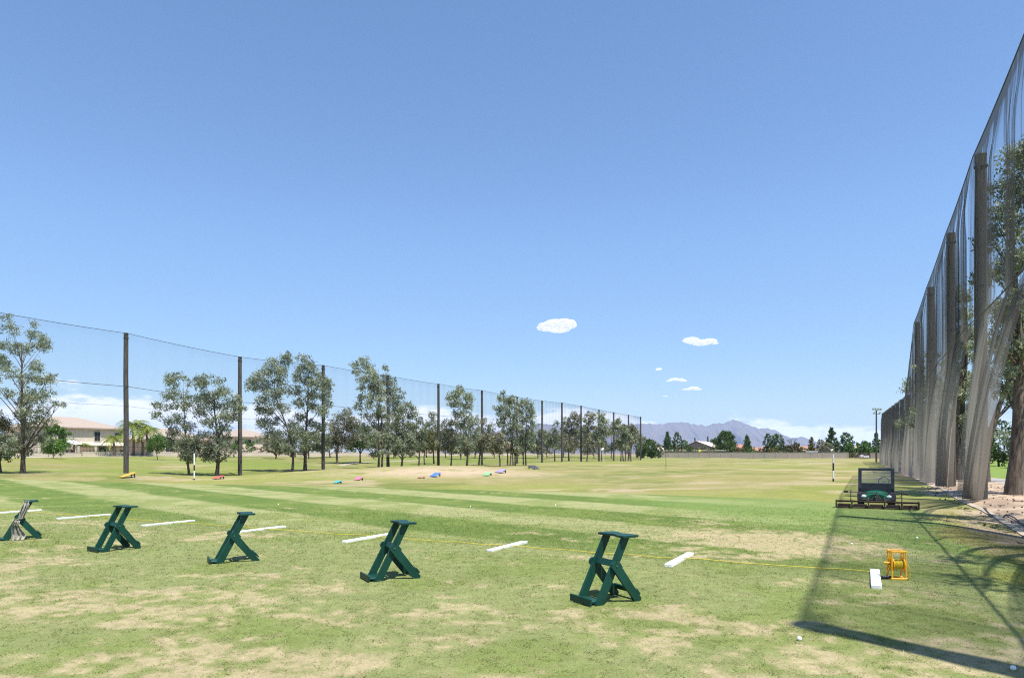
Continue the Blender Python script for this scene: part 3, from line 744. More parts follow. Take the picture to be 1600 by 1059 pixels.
# small garden trees and planting in front of the houses
px_tree(83, 726, [(83, 690, 8), (90, 696, 9), (76, 697, 8), (82, 702, 9), (93, 704, 7), (74, 704, 6)], 'small round dark green tree on the lawn before the tan house', z=92, seed=31, leafm=M['bright'], name='young_tree', group='young lawn trees', tr=.06)
px_tree(247, 724, [(245, 683, 9), (254, 690, 9), (238, 692, 8), (247, 698, 9), (233, 699, 7)], 'small bright green tree on the lawn near the palms', z=98, seed=32, leafm=M['bright'], name='young_tree', group='young lawn trees', tr=.07)
for k, (px, py, w, h, m, lb) in enumerate((
        (92, 709, 40, 54, 'bright', 'tall bright green shrub tree against the wall of the tan house'),
        (62, 710, 20, 40, 'olive', 'yellowish shrub tree behind the tallest gum'),
        (15, 710, 30, 34, 'olive', 'dull olive shrub tree at the edge of the tan house garden'),
        (97, 709, 24, 50, 'bright', 'tall palm-green garden tree covering the middle of the tan house'),
        (100, 709, 9, 18, 'olive', 'narrow yellow-green bush beside the pale garden pavilion'),
        (168, 709, 38, 14, 'bright', 'clipped dark hedge along the garden fence of the tan house'),
        (262, 709, 22, 30, 'bright', 'leafy green shrub beside the yellow palms'),
        (372, 709, 22, 32, 'bright', 'bright green shrub directly behind the second net pole'),
        (390, 709, 18, 26, 'bright', 'green shrub before the stucco house with the grey eave'),
        (405, 709, 26, 15, 'oleander', 'pink flowering bush by the stucco house'),
        (500, 709, 26, 26, 'bright', 'green shrub behind the third net pole'),
        (445, 709, 30, 22, 'pine', 'dark green shrub under the broad leafy gum'),
        (548, 709, 18, 16, 'bright', 'low bright green shrub near the winding footpath'))):
    z = pxz(px, -111.5 if k != 5 else -112.5); b = atz(px, z); s = z / F; g = random.Random(300 + k); cl = []
    for q in range(9):
        a = g.uniform(-1, 1); hh = g.uniform(.25, 1.0); ww = math.sqrt(max(.15, 1 - (hh - .45) ** 2 * 2.2))
        cl.append((a * ww * w * .5 * s, g.uniform(-.5, .5) * min(w, 24) * s, (hh * h * .85) * s, min(w, h) * .25 * s))
    tree('shrub' if h < 30 else 'shrub_tree', b, cl, lb, 'garden planting along the house fence', M[m], leaf=.3, dens=.85, wr=.5, droop=.2, tr=.06, seed=330 + k, bark=M['bark_dark'], cat='shrub' if h < 30 else 'tree', limb=h > 25)

# background gums farther back, their crowns closing the gaps
bg = [(482, 711, 122, 30, 'dull gum behind the third net pole and its neighbour trunks'), (516, 711, 135, 26, 'low dull gum just past the third net pole'), (615, 711, 140, 30, 'low dull gum far behind the fourth net pole'), (667, 711, 155, 30, 'far dull gum behind the yellow-green bushy tree'), (818, 711, 180, 28, 'far low gum behind the two-stemmed gum'), (880, 711, 210, 30, 'far gum tree behind the ninth net pole'), (985, 711, 215, 34, 'far gum tree before the last pole of the row'), (430, 712, 118, 24, 'twiggy gum sapling behind the broad leafy gum'), (505, 711, 128, 30, 'dull gum tree far behind the third net pole'), (585, 711, 150, 36, 'dark gum tree far behind the two-stemmed gum'),
      (640, 711, 150, 34, 'dull gum tree far behind the rounded gum'), (697, 711, 160, 34, 'far gum tree filling the gap past the fifth pole'), (742, 711, 165, 32, 'far gum tree behind the top-heavy gum'),
      (772, 711, 170, 30, 'far gum tree behind the short leaning gum'), (840, 711, 185, 34, 'far gum tree just before the eighth net pole'), (855, 711, 200, 30, 'far gum tree just past the eighth net pole'),
      (908, 710, 215, 36, 'far gum tree directly behind the tenth net pole'), (928, 710, 210, 28, 'far low gum tree before the eleventh pole'), (955, 710, 220, 42, 'far gum tree directly behind the twelfth net pole'), (720, 711, 150, 26, 'far low gum behind the trunk of the top-heavy gum')]
for k, (px, py, z, h, lb) in enumerate(bg):
    g = random.Random(400 + k); pts = []
    for q in range(15):
        hh = g.uniform(.2, 1); w = 16 * math.sqrt(max(.1, 1 - (hh - .5) ** 2 * 2.6))
        pts.append((px + g.uniform(-w, w), py - h * 1.12 * hh, 6.5))
    px_tree(px, py, pts, lb, z=z, seed=410 + k, leafm=M['euc_brown'] if k % 2 else M['euc'], dens=1.1, leaf=.45, tr=.14, group='gum trees standing farther back')

# trees beside the tall net
px_tree(1580, 778, [(1590, 250), (1575, 290), (1597, 300), (1562, 330, 17), (1585, 350), (1556, 375, 16), (1575, 400), (1552, 430, 17), (1590, 420), (1565, 470), (1548, 480, 15), (1590, 490), (1557, 530, 18), (1580, 550), (1562, 590, 15), (1595, 605, 18), (1630, 240, 30), (1640, 310, 34), (1645, 400, 34), (1640, 490, 34), (1630, 190, 20), (1620, 560, 26), (1660, 350, 30)],
        'big leafy gum tree with a stout trunk beside the first net pole', r=22, z=25.8, seed=51, tr=.27, group='trees beside the net path', leaf=.15, dens=1.7, leafm=M['euc'])
px_tree(1539, 757, [(1585, 590, 16), (1572, 560, 16), (1600, 560, 20), (1592, 625, 13), (1612, 600, 20), (1560, 545, 14), (1590, 520, 18), (1575, 500, 14)],
        'gum tree with a strongly slanting trunk just past the first net pole', z=37.5, seed=52, tr=.25, group='trees beside the net path', leaf=.17, dens=1.7)
px_tree(1501, 753, [(1500, 460), (1508, 490), (1497, 520, 10), (1510, 540), (1500, 580, 12), (1510, 610), (1503, 650), (1512, 670, 11), (1520, 520), (1522, 600), (1524, 640), (1498, 620, 10)],
        'gum tree with a forked dark trunk between the first two net poles', r=14, z=42, seed=53, tr=.24, extra=(1511,), group='trees beside the net path', leaf=.17, dens=1.7)
for k, (u, t, H, W, m, lb) in enumerate(((6.6, 10.2, 11.5, 2.7, 'euc_brown', 'gum tree outside the view that shades the turf near the kerb'), (6.4, 19.5, 10.5, 2.4, 'euc', 'gum tree outside the view beside the stout gum'),
                                         (5.6, 60, 10, 3.0, 'euc', 'gum tree half hidden behind the folds past the third net pole'), (5.8, 78, 9.5, 3.0, 'euc', 'gum tree hidden by the folds near the fifth net pole'), (6.3, 96, 7, 2.6, 'bright', 'green tree seen through the net near its middle'),
                                         (11, 112, 7, 2.6, 'bright', 'green tree seen through the sheer end of the net'))):
    b = utw(u, t); g = random.Random(500 + k); cl = []
    for q in range(26):
        hh = g.uniform(.28, 1); w = W * math.sqrt(max(.12, 1 - (hh - .55) ** 2 * 3)); a = g.uniform(0, 6.28); q_ = math.sqrt(g.uniform(0, 1)) * w
        cl.append((q_ * math.cos(a), q_ * math.sin(a), hh * H, .62))
    tree('gum_tree' if m != 'bright' else 'leafy_tree', b, cl, lb, 'trees beside the net path', M[m], leaf=.2, dens=.75, tr=.2, seed=520 + k)

def conifer(px, z, ytop, wpx, label, m='pine', seed=0, name='pine_tree', shape='cone', group='trees beyond the far wall', leaf=.55, dens=.9, base=None, wr=.16, n=34):
    b = base or atz(px, z); s = z / F; H = hgt(ytop, z) - b.z; W = wpx * s * .5; g = random.Random(seed); cl = []
    for i in range(n):
        k = (i + .5) / n
        if shape == 'cone': w = W * (1 - k) ** .75 * (.65 if k < .1 else 1); zc = H * (.14 + .84 * k)
        elif shape == 'ball': hh = k; w = W * math.sqrt(max(.05, 1 - (2 * hh - .95) ** 2)); zc = H * (.12 + .82 * hh)
        else: w = W * (.55 + .45 * math.sin(k * 2.6 + .5)); zc = H * (.2 + .76 * k)
        a = i * 2.4 + g.uniform(-.4, .4); q = w * g.uniform(.35, .95)
        cl.append((q * math.cos(a), q * math.sin(a), zc, max(.28, W * (.36 - .16 * k)) * g.uniform(.8, 1.15)))
    return tree(name, b, cl, label, group, M[m], leaf=leaf, dens=dens * .8, wr=wr, droop=.1, tr=max(.12, H * .022), seed=seed, spiky=(m in ('pine',)), bark=M['bark_dark'], limb=False)

conifer(1430, 84, 572, 40, 'dark conifer standing above the middle of the tall net', seed=61, base=utw(6.5, 98), leaf=.35, n=40, group='trees beside the net path')
far = [(1003, 235, 680, 26, 'pine', 'ball', 'dark pine at the end of the far net'), (1017, 240, 684, 22, 'pine', 'ball', 'low dark pine just past the last pole of the far net'), (1029, 250, 692, 16, 'euc', 'ball', 'grey shrub tree where the far wall begins'),
       (1043, 300, 674, 19, 'pine', 'cone', 'upright dark pine before the gabled house'), (1058, 300, 673, 19, 'pine', 'ball', 'rounded dark pine beside the gabled house'), (1070, 320, 686, 14, 'bright', 'ball', 'green treetop touching the gabled roof'),
       (1086, 345, 684, 5, 'pine', 'cone', 'tiny cypress tip behind the gable peak'), (1106, 345, 681, 5, 'pine', 'cone', 'thin cypress behind the pale roof'), (1133, 290, 672, 38, 'pine', 'ball', 'largest fan-shaped pine beside the pale roof'),
       (1167, 285, 679, 20, 'pine', 'cone', 'pointed dark tree between the rose houses'), (1200, 285, 675, 16, 'pine', 'ball', 'dark pine past the rose houses, by the wall'), (1214, 280, 676, 24, 'pine', 'ball', 'wide pine clump past the rose houses'),
       (1230, 275, 694, 16, 'olive', 'ball', 'low olive tree above the far wall'), (1243, 275, 690, 20, 'olive', 'ball', 'olive tree below the bare branches'), (1268, 270, 682, 16, 'olive', 'cone', 'dull pointed tree near the white shed roof'),
       (1282, 270, 685, 16, 'euc_brown', 'ball', 'thin grey tree near the white shed roof'), (1299, 262, 668, 26, 'pine', 'cone', 'tallest pine, behind the banded marker pole'), (1291, 255, 690, 22, 'euc_brown', 'ball', 'twiggy grey-brown tree under the tallest pine'),
       (1322, 262, 674, 24, 'pine', 'ball', 'broad pine next to the tallest pine'), (1328, 252, 691, 18, 'bright', 'ball', 'light green tree above the end of the wall'), (1352, 258, 688, 26, 'bright', 'ball', 'bright green tree behind the parked cars'),
       (1369, 268, 675, 18, 'bright', 'cone', 'tall pale green tree before the floodlight'), (1340, 290, 690, 12, 'pine', 'ball', 'dark tree top beyond the brown gate'), (1378, 255, 694, 20, 'bright', 'ball', 'green tree at the very end of the tall net')]
for k, (px, z, yt, w, m, sh, lb) in enumerate(far):
    conifer(px, z, yt, w, lb, m, 600 + k, 'pine_tree' if m == 'pine' else 'shade_tree', sh, leaf=.75 if m == 'pine' else .5, wr=.24 if m == 'pine' else .5, dens=2.6, n=44)
for k, px in enumerate(range(1046, 1384, 13)):
    q = random.Random(900 + k)
    conifer(px + q.uniform(-4, 4), 262 + (1380 - px) * .06 + q.uniform(-4, 12), q.uniform(692, 700), q.uniform(15, 24), 'low green garden shrub showing above the far block wall', ('pine', 'olive', 'bright', 'pine')[k % 4], 940 + k, 'shrub', 'ball', 'garden shrubs behind the far block wall', .5, 1.5, wr=.45, n=14)
# bare tree
b = atz(1241, 272); root = empty('bare_tree', b); tag(root, 'leafless twiggy tree showing against the pale sky over the wall', 'tree', 'trees beyond the far wall')
mb = MB(); g = random.Random(77)
def twig(p, d, L, r, n):
    e = p + d * L; mb.tube([p, p.lerp(e, .5) + Vector((g.uniform(-.1, .1), g.uniform(-.1, .1), 0)) * L, e], [r, r * .8, r * .6], 5, False)
    if n:
        for _ in range(3): twig(e, (d + Vector((g.uniform(-.8, .8), g.uniform(-.8, .8), g.uniform(-.1, .5)))).normalized(), L * .72, r * .55, n - 1)
twig(Vector((0, 0, -.2)), Vector((0, 0, 1)), 3.0, .2, 4); mb.build('trunk', M['bark'], root, True)
# trees behind the lawn right of the net
for k, (px, z, yt, w, lb) in enumerate(((1560, 95, 655, 60, 'dark tree mass at the back of the lawn past the stout trunk'), (1600, 90, 640, 70, 'dark tree at the picture edge behind the back lawn'), (1530, 110, 660, 50, 'dark tree behind the gathered net beyond the path'),
                                        (1640, 80, 600, 80, 'leafy tree outside the view behind the back lawn'), (1505, 120, 665, 40, 'dark tree far along the path behind the net'))):
    conifer(px, z, yt, w, lb, 'euc' if k % 2 else 'pine', 700 + k, 'shade_tree', 'ball', group='trees behind the back lawn', leaf=.4, wr=.4, n=34)

# palms by the houses
def palm(px, z, ytop, crown, label, seed):
    b = atz(px, z); H = hgt(ytop, z) - b.z; g = random.Random(seed)
    root = empty('palm_tree', b); tag(root, label, 'palm', 'palms beside the tan house')
    mb = MB(); n = 10
    mb.tube([(.12 * math.sin(i * .5), 0, -.2 + (H + .2) * i / n) for i in range(n + 1)], [.2 - .06 * i / n + (.02 if i % 2 else 0) for i in range(n + 1)], 9)
    mb.build('trunk', M['palm_bark'], root, True)
    V = []; Fc = []; tn = []
    for k in range(24):
        a = k * 2.399 + g.uniform(-.2, .2); el = g.uniform(-.15, 1.15); Lf = 1.75 * crown * g.uniform(.8, 1.1)
        d = Vector((math.cos(a), math.sin(a), 0)); sd = Vector((-d.y, d.x, 0)); tone = g.uniform(.35, .85)
        prev = None
        for i in range(11):
            q = i / 10; p = Vector((0, 0, H)) + d * Lf * q * math.cos(el * .7) + Vector((0, 0, Lf * (math.sin(el) * q * .8 - .75 * q * q)))
            if i:
                for sgn in (-1, 1):
                    for o in (0, .5):
                        c = prev.lerp(p, o); ll = Lf * .24 * math.sin(.35 + q * 2.6); tip = c + sd * sgn * ll * .8 + d * ll * .45 - Vector((0, 0, ll * .45)); m = c.lerp(p, .45)
                        bb = len(V); V += [tuple(c), tuple(m), tuple(tip)]; Fc.append((bb, bb + 1, bb + 2)); tn += [tone + g.uniform(-.15, .15)] * 3
            prev = p
    me = np_mesh('crown', np.array(V), np.array(Fc)); flt_attr(me, 'tone', np.clip(tn, 0, 1)); link('crown', me, M['palm'], root)
palm(208, 112, 662, 2.4, 'taller green palm just past the first net pole', 1)
palm(230, 112, 672, 2.0, 'yellowish palm beside the taller palm', 2)
palm(131, 109, 694, 1.3, 'squat dark palm in front of the garden fence', 3)
palm(178, 108, 683, 1.5, 'slender palm hanging over the corner window of the tan house', 4)
palm(222, 113, 668, 1.8, 'bright palm crowded between the two other palms', 5)

# ------------------------------------------------------------------ buildings
def house(u, t, Lx, Ly, H, rise, label, wallm, roofm, hip=True, windows=(), yaw=None, z0=None, over=.5, name='house', group='houses around the range', gable=False):
    """local x along the range (or yaw), local -y... faces the range"""
    b = utw(u, t) if z0 is None else z0
    root = empty(name, b, YAW if yaw is None else yaw); tag(root, label, 'house', group)
    w = MB(); w.box((0, 0, H / 2 - .3), (Lx, Ly, H + .6)); w.build('wall', wallm, root)
    r = MB(); a, c = Lx / 2 + over, Ly / 2 + over
    if gable:
        r.add([(-a, -c, H), (a, -c, H), (a, c, H), (-a, c, H), (-a, 0, H + rise), (a, 0, H + rise), (-a, -c, H - .22), (a, -c, H - .22), (a, c, H - .22), (-a, c, H - .22)],
              [(0, 1, 5, 4), (2, 3, 4, 5), (6, 7, 1, 0), (8, 9, 3, 2), (6, 9, 8, 7)])
        gm = MB(); 
        for sx in (-1, 1): gm.prism([(-Ly / 2, H - .02), (Ly / 2, H - .02), (0, H + rise * (Ly / 2) / c - .06)], 0, sx * (Lx / 2 - .1), .2)
        gm.build('gable', wallm, root)
    else:
        k = max(.3, a - c) if a > c else .3
        r.add([(-a, -c, H), (a, -c, H), (a, c, H), (-a, c, H), (-k, 0, H + rise), (k, 0, H + rise), (-a, -c, H - .22), (a, -c, H - .22), (a, c, H - .22), (-a, c, H - .22)],
              [(0, 1, 5, 4), (1, 2, 5), (2, 3, 4, 5), (3, 0, 4), (6, 7, 1, 0), (7, 8, 2, 1), (8, 9, 3, 2), (9, 6, 0, 3), (6, 9, 8, 7)])
    r.build('roof', roofm, root)
    for (x, z, ww, hh) in windows:
        f = MB(); f.box((x, -Ly / 2 - .03, z), (ww + .2, .12, hh + .2)); fo = f.build('window', M['trim'], root)
        p = MB(); p.box((x - ww * .25, -Ly / 2 - .10, z), (ww * .46, .06, hh)); p.box((x + ww * .25, -Ly / 2 - .10, z), (ww * .46, .06, hh)); p.build('pane', M['window'], fo)
    return root
# the range lies toward local -y of a house whose x runs along the range
zA = (pxz(60, -115) + pxz(192, -115)) / 2
tA = (atz(60, pxz(60, -115)).xy.dot(Vector(AX)), atz(192, pxz(192, -115)).xy.dot(Vector(AX)))
H1 = house(-120, (tA[0] + tA[1]) / 2, tA[1] - tA[0], 10, 4.75, 1.9, 'two-storey beige house with a tan tiled hip roof behind the first net pole', M['stucco2'], M['roof_tan'],
           windows=((2.3, 3.35, .95, 1.5), (5.7, 3.5, .7, 1.0), (-3.5, 3.4, .9, 1.3), (3.2, 1.1, 1.2, 1.0)))
mb = MB(); Lh = tA[1] - tA[0]
mb.add([(-.5, -5.0, 2.35), (Lh / 2, -5.0, 2.35), (Lh / 2, -6.2, 1.9), (-.5, -6.2, 1.9), (-.5, -6.2, 1.78), (Lh / 2, -6.2, 1.78), (-.5, -5.0, 1.78), (Lh / 2, -5, 1.78)], [(0, 1, 2, 3), (3, 2, 5, 4), (4, 5, 7, 6), (0, 3, 4, 6), (1, 7, 5, 2)])
mb.build('porch_roof', M['trim'], H1)
t2 = (atz(240, pxz(240, -118)).xy.dot(Vector(AX)), atz(328, pxz(328, -118)).xy.dot(Vector(AX)))
house(-123, sum(t2) / 2, t2[1] - t2[0], 10, 3.3, 2.2, 'tan-roofed house mostly hidden behind the palms and slim gum', M['stucco'], M['roof_tan'], windows=((-3, 1.5, 1.4, 1.2), (2, 1.5, 1.4, 1.2)))
t3 = (atz(372, pxz(372, -118)).xy.dot(Vector(AX)), atz(432, pxz(432, -118)).xy.dot(Vector(AX)))
house(-123, sum(t3) / 2, t3[1] - t3[0], 10, 4.3, 1.8, 'beige two-storey house between the second net pole and the broad gum', M['stucco2'], M['roof_tan'], windows=((-2.5, 3.0, 1.2, 1.2), (2.2, 3.0, 1.2, 1.2)))
house(-124, 232, 14, 10, 3.2, 1.8, 'red-brown roofed house far behind the eleventh net pole', M['stucco'], M['roof_red'], windows=((-3, 1.5, 1.4, 1.2), (2, 1.5, 1.4, 1.2)))
house(-124, 172, 15, 10, 3.2, 2.0, 'tan-roofed house hidden behind the gums past the fifth pole', M['stucco'], M['roof_tan'], windows=((-3, 1.5, 1.4, 1.2), (2, 1.5, 1.4, 1.2)))

# garden pavilion, board fence, low wall with iron rails
zq = pxz(112, -112.5); b = atz(112, zq); root = empty('pavilion', b, YAW); tag(root, 'small pale pavilion with a peaked white roof in the tan house garden', 'pavilion')
mb = MB()
for sx in (-1, 1):
    for sy in (-1, 1): MB().box((sx * .8, sy * .8, .95), (.22, .22, 1.9)).build('post', M['trim'], root)
mb = MB(); mb.add([(-1.15, -1.15, 1.9), (1.15, -1.15, 1.9), (1.15, 1.15, 1.9), (-1.15, 1.15, 1.9), (0, 0, 2.7)], [(0, 1, 4), (1, 2, 4), (2, 3, 4), (3, 0, 4), (3, 2, 1, 0)]); mb.build('roof', M['white'], root)
MB().box((0, .8, .5), (1.4, .1, 1.0)).build('back_panel', M['fencewood'], root)

def board_fence(pxa, pxb, u, h, label):
    a = atz(pxa, pxz(pxa, u)); c = atz(pxb, pxz(pxb, u)); L = (c - a).length
    root = empty('board_fence', a, YAW); tag(root, label, 'fence', 'garden fences of the houses')
    mb = MB(); n = int(L / .16)
    for i in range(n): mb.box((.2 + (L - .4) * (i + .5) / n, 0, h / 2), ((L - .4) / n * .93, .04, h), bev=.0)
    mb.build('board_panel', M['fencewood'], root)
    for x in (0, L): MB().box((x, 0, h / 2 + .08), (.38, .38, h + .16)).build('post', M['trim'], root)
board_fence(122, 149, -110.5, 1.45, 'brown board garden fence between pale posts below the tan house')
board_fence(60, 100, -110.5, 1.3, 'brown board garden fence behind the small round tree')

def low_wall(ta, tb, label, gapless=True):
    a = utw(-108.6, ta); c = utw(-108.6, tb); L = tb - ta
    root = empty('garden_wall', a, YAW); tag(root, label, 'wall', 'low garden walls with iron rails')
    MB().box((L / 2, 0, .12), (L, .22, 1.0)).build('wall', M['block_pale'], root)
    MB().box((L / 2, 0, .66), (L, .28, .07)).build('coping', M['trim'], root)
    mb = MB()
    for zz in (.82, 1.5): mb.box((L / 2, 0, zz), (L, .03, .035))
    n = int(L / .22)
    for i in range(n + 1): mb.box((L * i / n, 0, 1.13), (.018, .018, .86))
    mb.build('railing', M['iron'], root)
low_wall(-8, 30, 'low pale wall with iron rails below the tan house garden')
low_wall(30.2, 62, 'low pale wall with iron rails behind the two gums at the second pole')
low_wall(62.2, 130, 'low pale wall with iron rails behind the broad gum and footpath')
low_wall(130.2, 250, 'low pale wall with iron rails far behind the later net poles')

# far block wall
def far_wall(pa, pb, h, label):
    d = (pb - pa); L = d.length; root = empty('block_wall', pa, math.atan2(d.y, d.x)); tag(root, label, 'wall', 'grey block walls at the end of the range')
    dz = pb.z - pa.z
    w = MB(); n = max(2, int(L / 4))
    for i in range(n):
        x0, x1 = L * i / n, L * (i + 1) / n
        w.box(((x0 + x1) / 2, 0, h / 2 - .25 + dz * (i + .5) / n), (x1 - x0 - .004, .2, h + .5))
    w.build('wall', M['block'], root)
    c = MB()
    for i in range(n):
        x0, x1 = L * i / n, L * (i + 1) / n
        c.box(((x0 + x1) / 2, 0, h + .04 + dz * (i + .5) / n), (x1 - x0, .28, .08))
    c.build('coping', M['concrete'], root)
    p = MB()
    for i in range(0, n + 1): p.box((L * i / n, 0, h / 2 - .2 + dz * i / n), (.42, .34, h + .42))
    p.build('pilaster', M['block'], root)
    return root
wa = atz(1030, 276); wb = atz(1325, 247)
for q in (wa, wb): q.z = Gs(q.x, q.y)
far_wall(wa, wb, 2.05, 'long grey block wall closing the far end of the range')
wc = atz(1361, 246); wd = atz(1440, 236)
far_wall(wc, wd, 2.05, 'short pinkish grey block wall past the brown gate')

# gate and cars
a = atz(1327, 247); c = atz(1360, 246); d = c - a; L = d.length
root = empty('entrance_gate', a, math.atan2(d.y, d.x)); tag(root, 'brown metal gate with open bars at the end of the grey wall', 'gate')
for x in (.2, L * .42, L - .2): MB().box((x, 0, 1.0), (.28, .28, 2.2)).build('post', M['brownmetal'], root)
for x0, x1 in ((.4, L * .4), (L * .45, L - .4)):
    mb = MB()
    for zz in (.18, 1.0, 1.85): mb.box(((x0 + x1) / 2, 0, zz), (x1 - x0, .06, .10))
    n = int((x1 - x0) / .45)
    for i in range(n + 1): mb.box((x0 + (x1 - x0) * i / n, 0, 1.0), (.05, .05, 1.75))
    mb.build('gate_leaf', M['brownmetal'], root)

def car(loc, rz, bodym, label):
    root = empty('parked_car', loc, rz); tag(root, label, 'car', 'cars parked behind the gate')
    mb = MB(); prof = [(-2.15, .35), (2.15, .35), (2.2, .65), (2.05, .85), (1.15, .95), (.45, 1.42), (-1.1, 1.45), (-1.8, 1.0), (-2.15, .92), (-2.2, .6)]
    mb.prism(prof, 1, 0, 1.7); mb.build('body', bodym, root)
    w = MB(); w.prism([(1.0, .97), (.42, 1.36), (-1.05, 1.38), (-1.6, 1.0)], 1, 0, 1.73); w.build('window', M['window'], root)
    for x in (-1.35, 1.35):
        for y in (-.78, .78):
            t = MB(); t.tube([(x, y - .1, .32), (x, y + .1, .32)], .32, 16); tw = t.build('wheel', M['rubber'], root, True)
            t = MB(); t.tube([(x, y - .11, .32), (x, y + .11, .32)], .19, 12); t.build('rim', M['steel'], tw, True)
    for y in (-.6, .6): MB().box((2.14, y, .7), (.12, .35, .16)).build('headlight', M['lampglass'], root)
p = atz(1337, 256); car(p, .5, M['darkcar'], 'dark car parked behind the brown gate')
p = atz(1352, 254); car(p, .05, M['silver'], 'silver car parked behind the brown gate near the shorter wall')

# houses beyond the far wall
def at_house(px, z): return atz(px, z)
b = at_house(1097, 322)
hb = house(0, 0, 14, 16.0, 4.4, 3.2, 'grey gabled house with a pale roof beyond the far wall', M['stucco_grey'], M['roof_pale'], gable=True, yaw=R(55), z0=b, over=.6)
root = empty('patio_cover', atz(1084, 290), R(-25)); tag(root, 'long flat pale patio cover on posts behind the far wall', 'patio cover')
MB().box((0, 0, 3.0), (29, 3.2, .34)).build('roof', M['trim'], root)
for x in (-14, -7, 0, 7, 14): MB().box((x, -1.3, 1.4), (.3, .3, 2.9)).build('post', M['stucco_grey'], root)
house(0, 0, 9, 9, 4.4, 1.7, 'rose-red house with a terracotta roof beside the fan-shaped pine', M['stucco_pink'], M['roof_red'], yaw=R(-20), z0=at_house(1157, 310), windows=((-2, 3.0, 1.2, 1.2), (2, 3.0, 1.2, 1.2)))
house(0, 0, 11, 9, 3.0, 1.7, 'rose-red house with a long low roof past the pointed dark tree', M['stucco_pink'], M['roof_red'], yaw=R(-30), z0=at_house(1180, 300), windows=((-2, 1.6, 1.2, 1.2), (2, 1.6, 1.2, 1.2)))
house(0, 0, 8, 8, 3.5, 1.8, 'small terracotta-roofed house before the wide pine clump', M['stucco_pink'], M['roof_red'], yaw=R(-20), z0=at_house(1196, 305), windows=((0, 1.6, 1.2, 1.2),))
house(0, 0, 14, 9, 3.2, 2.0, 'tan house with a salmon roof behind the olive trees', M['stucco'], M['roof_red'], yaw=R(-20), z0=at_house(1254, 300), windows=((-3, 1.6, 1.2, 1.2), (3, 1.6, 1.2, 1.2)))
house(0, 0, 9, 8, 3.4, 1.6, 'tan house peeping over the wall by the light green tree', M['stucco2'], M['roof_tan'], yaw=R(-20), z0=at_house(1341, 285), windows=((0, 1.6, 1.2, 1.2),))
house(0, 0, 10, 9, 3.6, 1.8, 'pale-roofed house behind the grey shrub tree', M['stucco'], M['roof_pale'], yaw=R(-20), z0=at_house(1034, 330), windows=((0, 1.6, 1.2, 1.2),))
root = empty('white_shed', atz(1269, 256), R(-25)); tag(root, 'white flat-roofed shed showing just above the grey wall', 'shed')
MB().box((0, 0, 1.25), (4.0, 2.6, 2.5)).build('wall', M['white'], root); MB().box((0, 0, 2.62), (4.3, 2.9, .2)).build('roof', M['white'], root); MB().box((.5, -1.31, 1.0), (.9, .06, 1.9)).build('door', M['trim'], root)

# floodlight
b = utw(2.6, 170); root = empty('floodlight_pole', b, R(20)); zf = b.y; tag(root, 'floodlight mast with clustered lamps past the end of the tall net', 'floodlight')
Hf = hgt(640, zf) - b.z
mb = MB(); mb.tube([(0, 0, -.3), (0, 0, Hf)], [.2, .14], 12); mb.build('mast', M['wood_pole'], root, True)
mb = MB(); mb.box((0, 0, Hf), (2.4, .12, .12)); mb.box((0, 0, Hf - .9), (2.0, .1, .1)); mb.build('cross_arm', M['cable'], root)
for i, (x, z) in enumerate(((-1.1, .1), (-.4, .1), (.4, .1), (1.1, .1), (-.8, -.75), (.8, -.75))):
    l = MB(); l.tube([(x, -.05, Hf + z + .1), (x, -.35, Hf + z)], [.12, .27], 10); lo = l.build('lamp_head', M['black'], root, True)
    q = MB(); q.tube([(x, -.351, Hf + z), (x, -.37, Hf + z - .005)], [.25, .25], 10); q.build('lens', M['lampglass'], lo, True)

